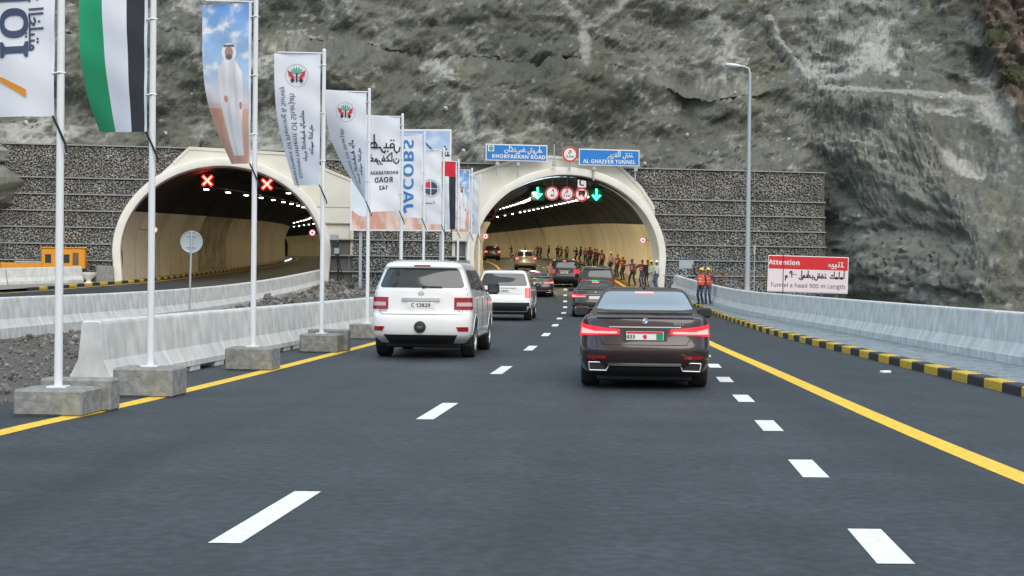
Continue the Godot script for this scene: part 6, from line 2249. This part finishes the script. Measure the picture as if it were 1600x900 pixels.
func hand(wrist: Vector3, dir: Vector3, side: Vector3, out: MB) -> void:    # palm, four fingers slightly curled, a thumb from the side of the palm
	var d := dir.normalized()
	var x := (side - d * side.dot(d)).normalized()
	var n := d.cross(x)
	var q := []
	var palm := wrist + d * 0.05
	q.append([wrist - d * 0.03, wrist + d * 0.02, 0.027, 0.028, SKIN])
	for k in 4: q.append([wrist + d * 0.02 + x * (k - 1.5) * 0.012, palm + d * 0.035 + x * (k - 1.5) * 0.021, 0.018, 0.013, SKIN])
	for k in 4:
		var l: float = [0.030, 0.036, 0.034, 0.026][k]
		var o := palm + d * 0.036 + x * (k - 1.5) * 0.022
		var o2 := o + (d + n * 0.25).normalized() * l
		var o3 := o2 + (d + n * 0.8).normalized() * l * 0.85
		q.append([o, o2, 0.0098, 0.0088, SKIN]); q.append([o2, o3, 0.0088, 0.007, SKIN])
	var th := wrist + d * 0.025 - x * 0.028
	var th2 := th + (d * 0.75 - x * 0.7 + n * 0.2).normalized() * 0.036
	q.append([th, th2, 0.014, 0.011, SKIN]); q.append([th2, th2 + (d - x * 0.15 + n * 0.3).normalized() * 0.03, 0.011, 0.0085, SKIN])
	flesh(q, 0.0065, 0.006, out)

func head(at: Vector3, face: Vector3, hair: Color, out: MB) -> void:      # at = middle of the skull
	var z := face.normalized()
	var x := Vector3.UP.cross(z).normalized()
	var y := z.cross(x)
	var p := func(a: float, b: float, c: float) -> Vector3: return at + x * a + y * b + z * c
	var q := []
	q.append([p.call(0, 0.03, -0.02), p.call(0, 0.035, 0.015), 0.086, 0.080, SKIN])
	q.append([p.call(0, -0.05, 0.03), p.call(0, -0.085, 0.055), 0.058, 0.032, SKIN])
	q.append([p.call(0, 0.055, -0.028), p.call(0, 0.06, 0.01), 0.082, 0.074, hair])
	q.append([p.call(0, -0.02, -0.045), p.call(0, 0.03, -0.05), 0.062, 0.070, hair])
	q.append([p.call(0, 0.005, 0.085), p.call(0, -0.03, 0.106), 0.010, 0.015, SKIN])
	for s in [-1.0, 1.0]:
		q.append([p.call(s * 0.034, 0.008, 0.083), p.call(s * 0.036, 0.008, 0.085), 0.012, 0.012, Color(0.03, 0.02, 0.02)])
		q.append([p.call(s * 0.02, 0.030, 0.085), p.call(s * 0.052, 0.030, 0.076), 0.008, 0.006, hair])
		q.append([p.call(s * 0.083, 0.01, -0.01), p.call(s * 0.086, -0.03, -0.005), 0.016, 0.011, SKIN])
	q.append([p.call(-0.02, -0.062, 0.083), p.call(0.02, -0.062, 0.083), 0.009, 0.009, Color(0.20, 0.07, 0.06)])
	q.append([p.call(-0.02, -0.048, 0.086), p.call(0.02, -0.048, 0.086), 0.008, 0.008, hair])
	q.append([p.call(0, -0.08, -0.02), p.call(0, -0.16, -0.03), 0.055, 0.058, SKIN])
	flesh(q, 0.010, 0.012, out)

# a figure: pose gives the wrists and feet; everything faces +z
func figure(t: Node3D, shirt: Color, trousers: Color, pose: Dictionary, vest: Material, helmet: Material, long_robe := false) -> void:
	var skin := SKIN
	var lean: float = pose.get("lean", 0.0)
	var hip := Vector3(pose.get("shift", 0.0), 0.93, 0)
	var up := Vector3(sin(pose.get("tilt", 0.0)), 1, lean).normalized()
	var chest := hip + up * 0.38
	var neck := hip + up * 0.57
	var boot := Color(0.03, 0.027, 0.025)
	var q := []
	q.append([hip, hip + up * 0.18, 0.135, 0.125, trousers])
	q.append([hip + up * 0.12 + Vector3(-0.05, 0, 0), chest + Vector3(-0.08, 0, 0), 0.12, 0.115, shirt])
	q.append([hip + up * 0.12 + Vector3(0.05, 0, 0), chest + Vector3(0.08, 0, 0), 0.12, 0.115, shirt])
	q.append([chest + Vector3(-0.12, 0.08, 0), chest + Vector3(0.12, 0.08, 0), 0.085, 0.085, shirt])
	q.append([neck - up * 0.08, neck + up * 0.05, 0.062, 0.055, skin])
	var hands := []
	var mb := MB.new()
	for s in [-1.0, 1.0]:
		var sh := chest + Vector3(s * 0.185, 0.115, 0)
		var wr: Vector3 = pose.l if s < 0 else pose.r
		var to := wr - sh
		var far := minf(to.length(), 0.535)
		wr = sh + to.normalized() * far
		var bend := sqrt(maxf(0.0, 0.275 * 0.275 - far * far * 0.25))
		var side := Vector3(s * 0.7, -0.5, -0.6)
		side = (side - to.normalized() * side.dot(to.normalized())).normalized()
		var el := sh + to.normalized() * far * 0.5 + side * bend
		q.append([sh, el, 0.064, 0.048, shirt])
		q.append([el, el.lerp(wr, 0.82), 0.047, 0.036, shirt])
		q.append([el.lerp(wr, 0.8), wr, 0.034, 0.029, skin])
		hands.append([wr, wr - el, Vector3(-s, 0, 0) if absf((wr - el).normalized().x) < 0.8 else Vector3(0, 0, 1)])
		var foot: Vector3 = pose.get("fl", Vector3(-0.11, 0, 0.0)) if s < 0 else pose.get("fr", Vector3(0.11, 0, 0.02))
		var hj := hip + Vector3(s * 0.09, -0.03, 0)
		var an := foot + Vector3(0, 0.10, 0)
		var leg := an - hj
		var kb := sqrt(maxf(0.0, 0.44 * 0.44 - leg.length_squared() * 0.25))
		var kn := hj + leg * 0.5 + Vector3(0, 0, 1) * kb
		q.append([hj, kn, 0.092, 0.062, trousers])
		q.append([kn, an, 0.062, 0.052, trousers])
		q.append([an + Vector3(0, -0.055, -0.03), foot + Vector3(s * 0.02, 0.038, 0.15), 0.045, 0.036, boot])
	if long_robe: q.append([hip, hip + Vector3(0, -0.75, 0), 0.15, 0.17, shirt])
	flesh(q, 0.021, 0.035, mb)
	for h in hands: hand(h[0], h[1], h[2], mb)
	var face: Vector3 = pose.get("face", Vector3(0, 0, 1))
	head(neck + up * 0.17, face, Color(0.02, 0.016, 0.014), mb)
	part("body", mb, M.people, t)
	if vest != null:
		var vb := MB.new()
		flesh([[hip + up * 0.10 + Vector3(-0.05, 0, 0), chest + Vector3(-0.085, 0, 0), 0.142, 0.134, Color(1, 1, 1)], [hip + up * 0.10 + Vector3(0.05, 0, 0), chest + Vector3(0.085, 0, 0), 0.142, 0.134, Color(1, 1, 1)], [chest + Vector3(-0.12, 0.08, 0), chest + Vector3(0.12, 0.08, 0), 0.10, 0.10, Color(1, 1, 1)]], 0.024, 0.03, vb)
		part("safety_vest", vb, vest, t)
		vb = MB.new()
		for y in [0.20, 0.33]:
			var rows := []
			for dy in [0.0, 0.045]:
				var row := PackedVector3Array()
				for k in 20:
					var a := TAU * k / 20
					row.append(hip + up * (y + dy) + Vector3(cos(a) * 0.212, 0, sin(a) * 0.150))
				rows.append(row)
			vb.grid(rows, true)
		part("reflective_band", vb, M.sign_white, t)
	if helmet != null:
		var hb := MB.new()
		var c := neck + up * 0.235
		var zz := face.normalized()
		var xx := Vector3.UP.cross(zz).normalized()
		hb.lathe([Vector2(0.0, 0.125), Vector2(0.05, 0.118), Vector2(0.09, 0.09), Vector2(0.115, 0.04), Vector2(0.122, 0.0), Vector2(0.145, -0.008), Vector2(0.145, -0.018), Vector2(0.118, -0.012)], Transform3D(Basis(xx, Vector3.UP, zz) * Basis.from_scale(Vector3(0.95, 1, 1.12)), c), 18)
		hb.box(c + zz * 0.15, Vector3(0.15, 0.014, 0.08), 0.005, Basis(xx, Vector3.UP, zz))
		part("safety_helmet", hb, helmet, t)

func people() -> void:
	var pm := mk("people", Color(1, 1, 1), 0.85)
	pm.vertex_color_use_as_albedo = true
	var orange := mk("vest_orange", Color(0.72, 0.10, 0.04), 0.7)
	var red := mk("vest_red", Color(0.30, 0.045, 0.045), 0.8)
	var maroon := mk("vest_maroon", Color(0.12, 0.025, 0.03), 0.8)
	var lime := mk("vest_lime", Color(0.40, 0.58, 0.12), 0.7)
	var yel := mk("helmet_yellow", Color(0.75, 0.48, 0.03), 0.4)
	var hwh := mk("helmet_white", Color(0.78, 0.78, 0.78), 0.4)
	var jean := Color(0.055, 0.095, 0.18)
	var dark := Color(0.025, 0.026, 0.032)
	var navy := Color(0.02, 0.03, 0.06)
	var relaxed := {"l": Vector3(-0.27, 0.80, 0.06), "r": Vector3(0.27, 0.80, 0.06)}
	var wave_l := {"l": Vector3(-0.40, 1.86, 0.10), "r": Vector3(0.25, 0.84, 0.1), "tilt": 0.04}
	var phone := {"l": Vector3(-0.12, 1.42, 0.36), "r": Vector3(0.14, 1.44, 0.34), "lean": 0.03}
	var clasp := {"l": Vector3(-0.05, 0.98, 0.22), "r": Vector3(0.05, 1.0, 0.22)}
	var point := {"l": Vector3(-0.62, 1.42, 0.25), "r": Vector3(0.25, 0.9, 0.12), "tilt": -0.10, "fl": Vector3(-0.24, 0, 0.05), "fr": Vector3(0.16, 0, -0.05)}
	# the two by the kerb
	var mk_person := func(label: String, x: float, d: float, lift: float, turn: float, shirt: Color, tr: Color, pose: Dictionary, vest, helm, group := "") -> Node3D:
		var t := thing("person", label, "person", P(x, gr(d) + lift, d), turn, group)
		figure(t, shirt, tr, pose, vest, helm)
		return t
	mk_person.call("person in orange vest and yellow helmet by the right kerb, one arm raised", 9.50, 75.6, 0.15, -0.55, Color(0.05, 0.03, 0.06), navy, wave_l, orange, yel)
	mk_person.call("person in orange vest behind the arm-raiser by the right kerb, hands at the face", 9.92, 76.0, 0.15, -0.35, Color(0.07, 0.03, 0.07), jean, phone, orange, yel)
	# the group at the tunnel mouth
	mk_person.call("person in red vest leaning and pointing at the right tunnel mouth, dark jeans", 8.12, 101.2, 0.13, -0.5, Color(0.20, 0.20, 0.30), navy, point, red, null)
	mk_person.call("person in dark red vest and blue jeans right of the pointing person", 8.62, 99.6, 0.13, -0.6, Color(0.10, 0.03, 0.04), jean, phone, red, null)
	mk_person.call("person all in black between the red vest and the lime vest", 8.93, 99.2, 0.13, -0.5, dark, dark, relaxed, null, null)
	mk_person.call("person in lime vest and yellow helmet at the tunnel mouth", 9.05, 97.6, 0.13, -0.7, Color(0.45, 0.48, 0.46), Color(0.5, 0.5, 0.5), clasp, lime, yel)
	mk_person.call("person in pale shirt and white helmet, outermost at the right tunnel mouth", 9.32, 97.0, 0.13, -0.9, Color(0.60, 0.64, 0.66), jean, relaxed, null, hwh)
	# the walkway row: prototypes first, then copies that share their meshes
	var protos := []
	protos.append(mk_person.call("person in red vest and yellow helmet third from the tunnel mouth on the walkway", 8.22, 111.4, 0.13, -0.7, Color(0.10, 0.05, 0.06), dark, phone, red, yel, "workers along the tunnel's right wall"))
	protos.append(mk_person.call("person in red vest and yellow helmet with lowered hands, fourth along the walkway", 8.22, 117.5, 0.13, -0.7, Color(0.12, 0.04, 0.05), navy, clasp, red, yel, "workers along the tunnel's right wall"))
	protos.append(mk_person.call("person in pale top and white helmet on the walkway beside the yellow helmets", 8.15, 124.3, 0.13, -0.7, Color(0.42, 0.36, 0.36), navy, relaxed, null, hwh, "workers along the tunnel's right wall"))
	protos.append(mk_person.call("person in dark clothes pointing towards the cars, walkway of the right tunnel", 7.99, 133.1, 0.13, -0.6, Color(0.10, 0.03, 0.035), dark, point, red, null, "workers along the tunnel's right wall"))
	protos.append(mk_person.call("person in dark maroon vest filming with both hands, beyond the pointing walkway worker", 8.05, 135.2, 0.13, -0.8, Color(0.05, 0.02, 0.025), dark, phone, maroon, null, "workers along the tunnel's right wall"))
	protos.append(mk_person.call("bareheaded person all in dark clothes in the walkway row behind the black car", 7.85, 139.5, 0.13, -0.5, Color(0.035, 0.03, 0.035), dark, clasp, null, null, "workers along the tunnel's right wall"))
	var ds := [142.6, 148.2, 150.2, 156.9, 163.3, 165.0, 170.2, 176.5, 178.0, 186.8, 193.8, 200.8, 206.4, 216.8, 231.0]
	for i in ds.size():
		var d: float = ds[i]
		var at := P(cr(d) + 4.95 + rng.randf_range(-0.5, 0.35), gr(d) + 0.13, d)
		var who := copy_thing(protos[[4, 5, 3, 1, 5, 4, 2, 5, 3, 4, 5, 4, 0, 5, 4][i]], at, -0.7 + rng.randf_range(-1.0, 0.9), "%s worker beyond the nearest six along the right tunnel's wall, deep in its row" % NTH[i])
		who.scale = Vector3.ONE * rng.randf_range(0.90, 1.06)
	# standing in the road beside the black car
	mk_person.call("person in khaki standing on the road left of the black car", 2.42, 99.0, 0.0, 0.4, Color(0.26, 0.20, 0.12), Color(0.24, 0.18, 0.11), relaxed, null, null)
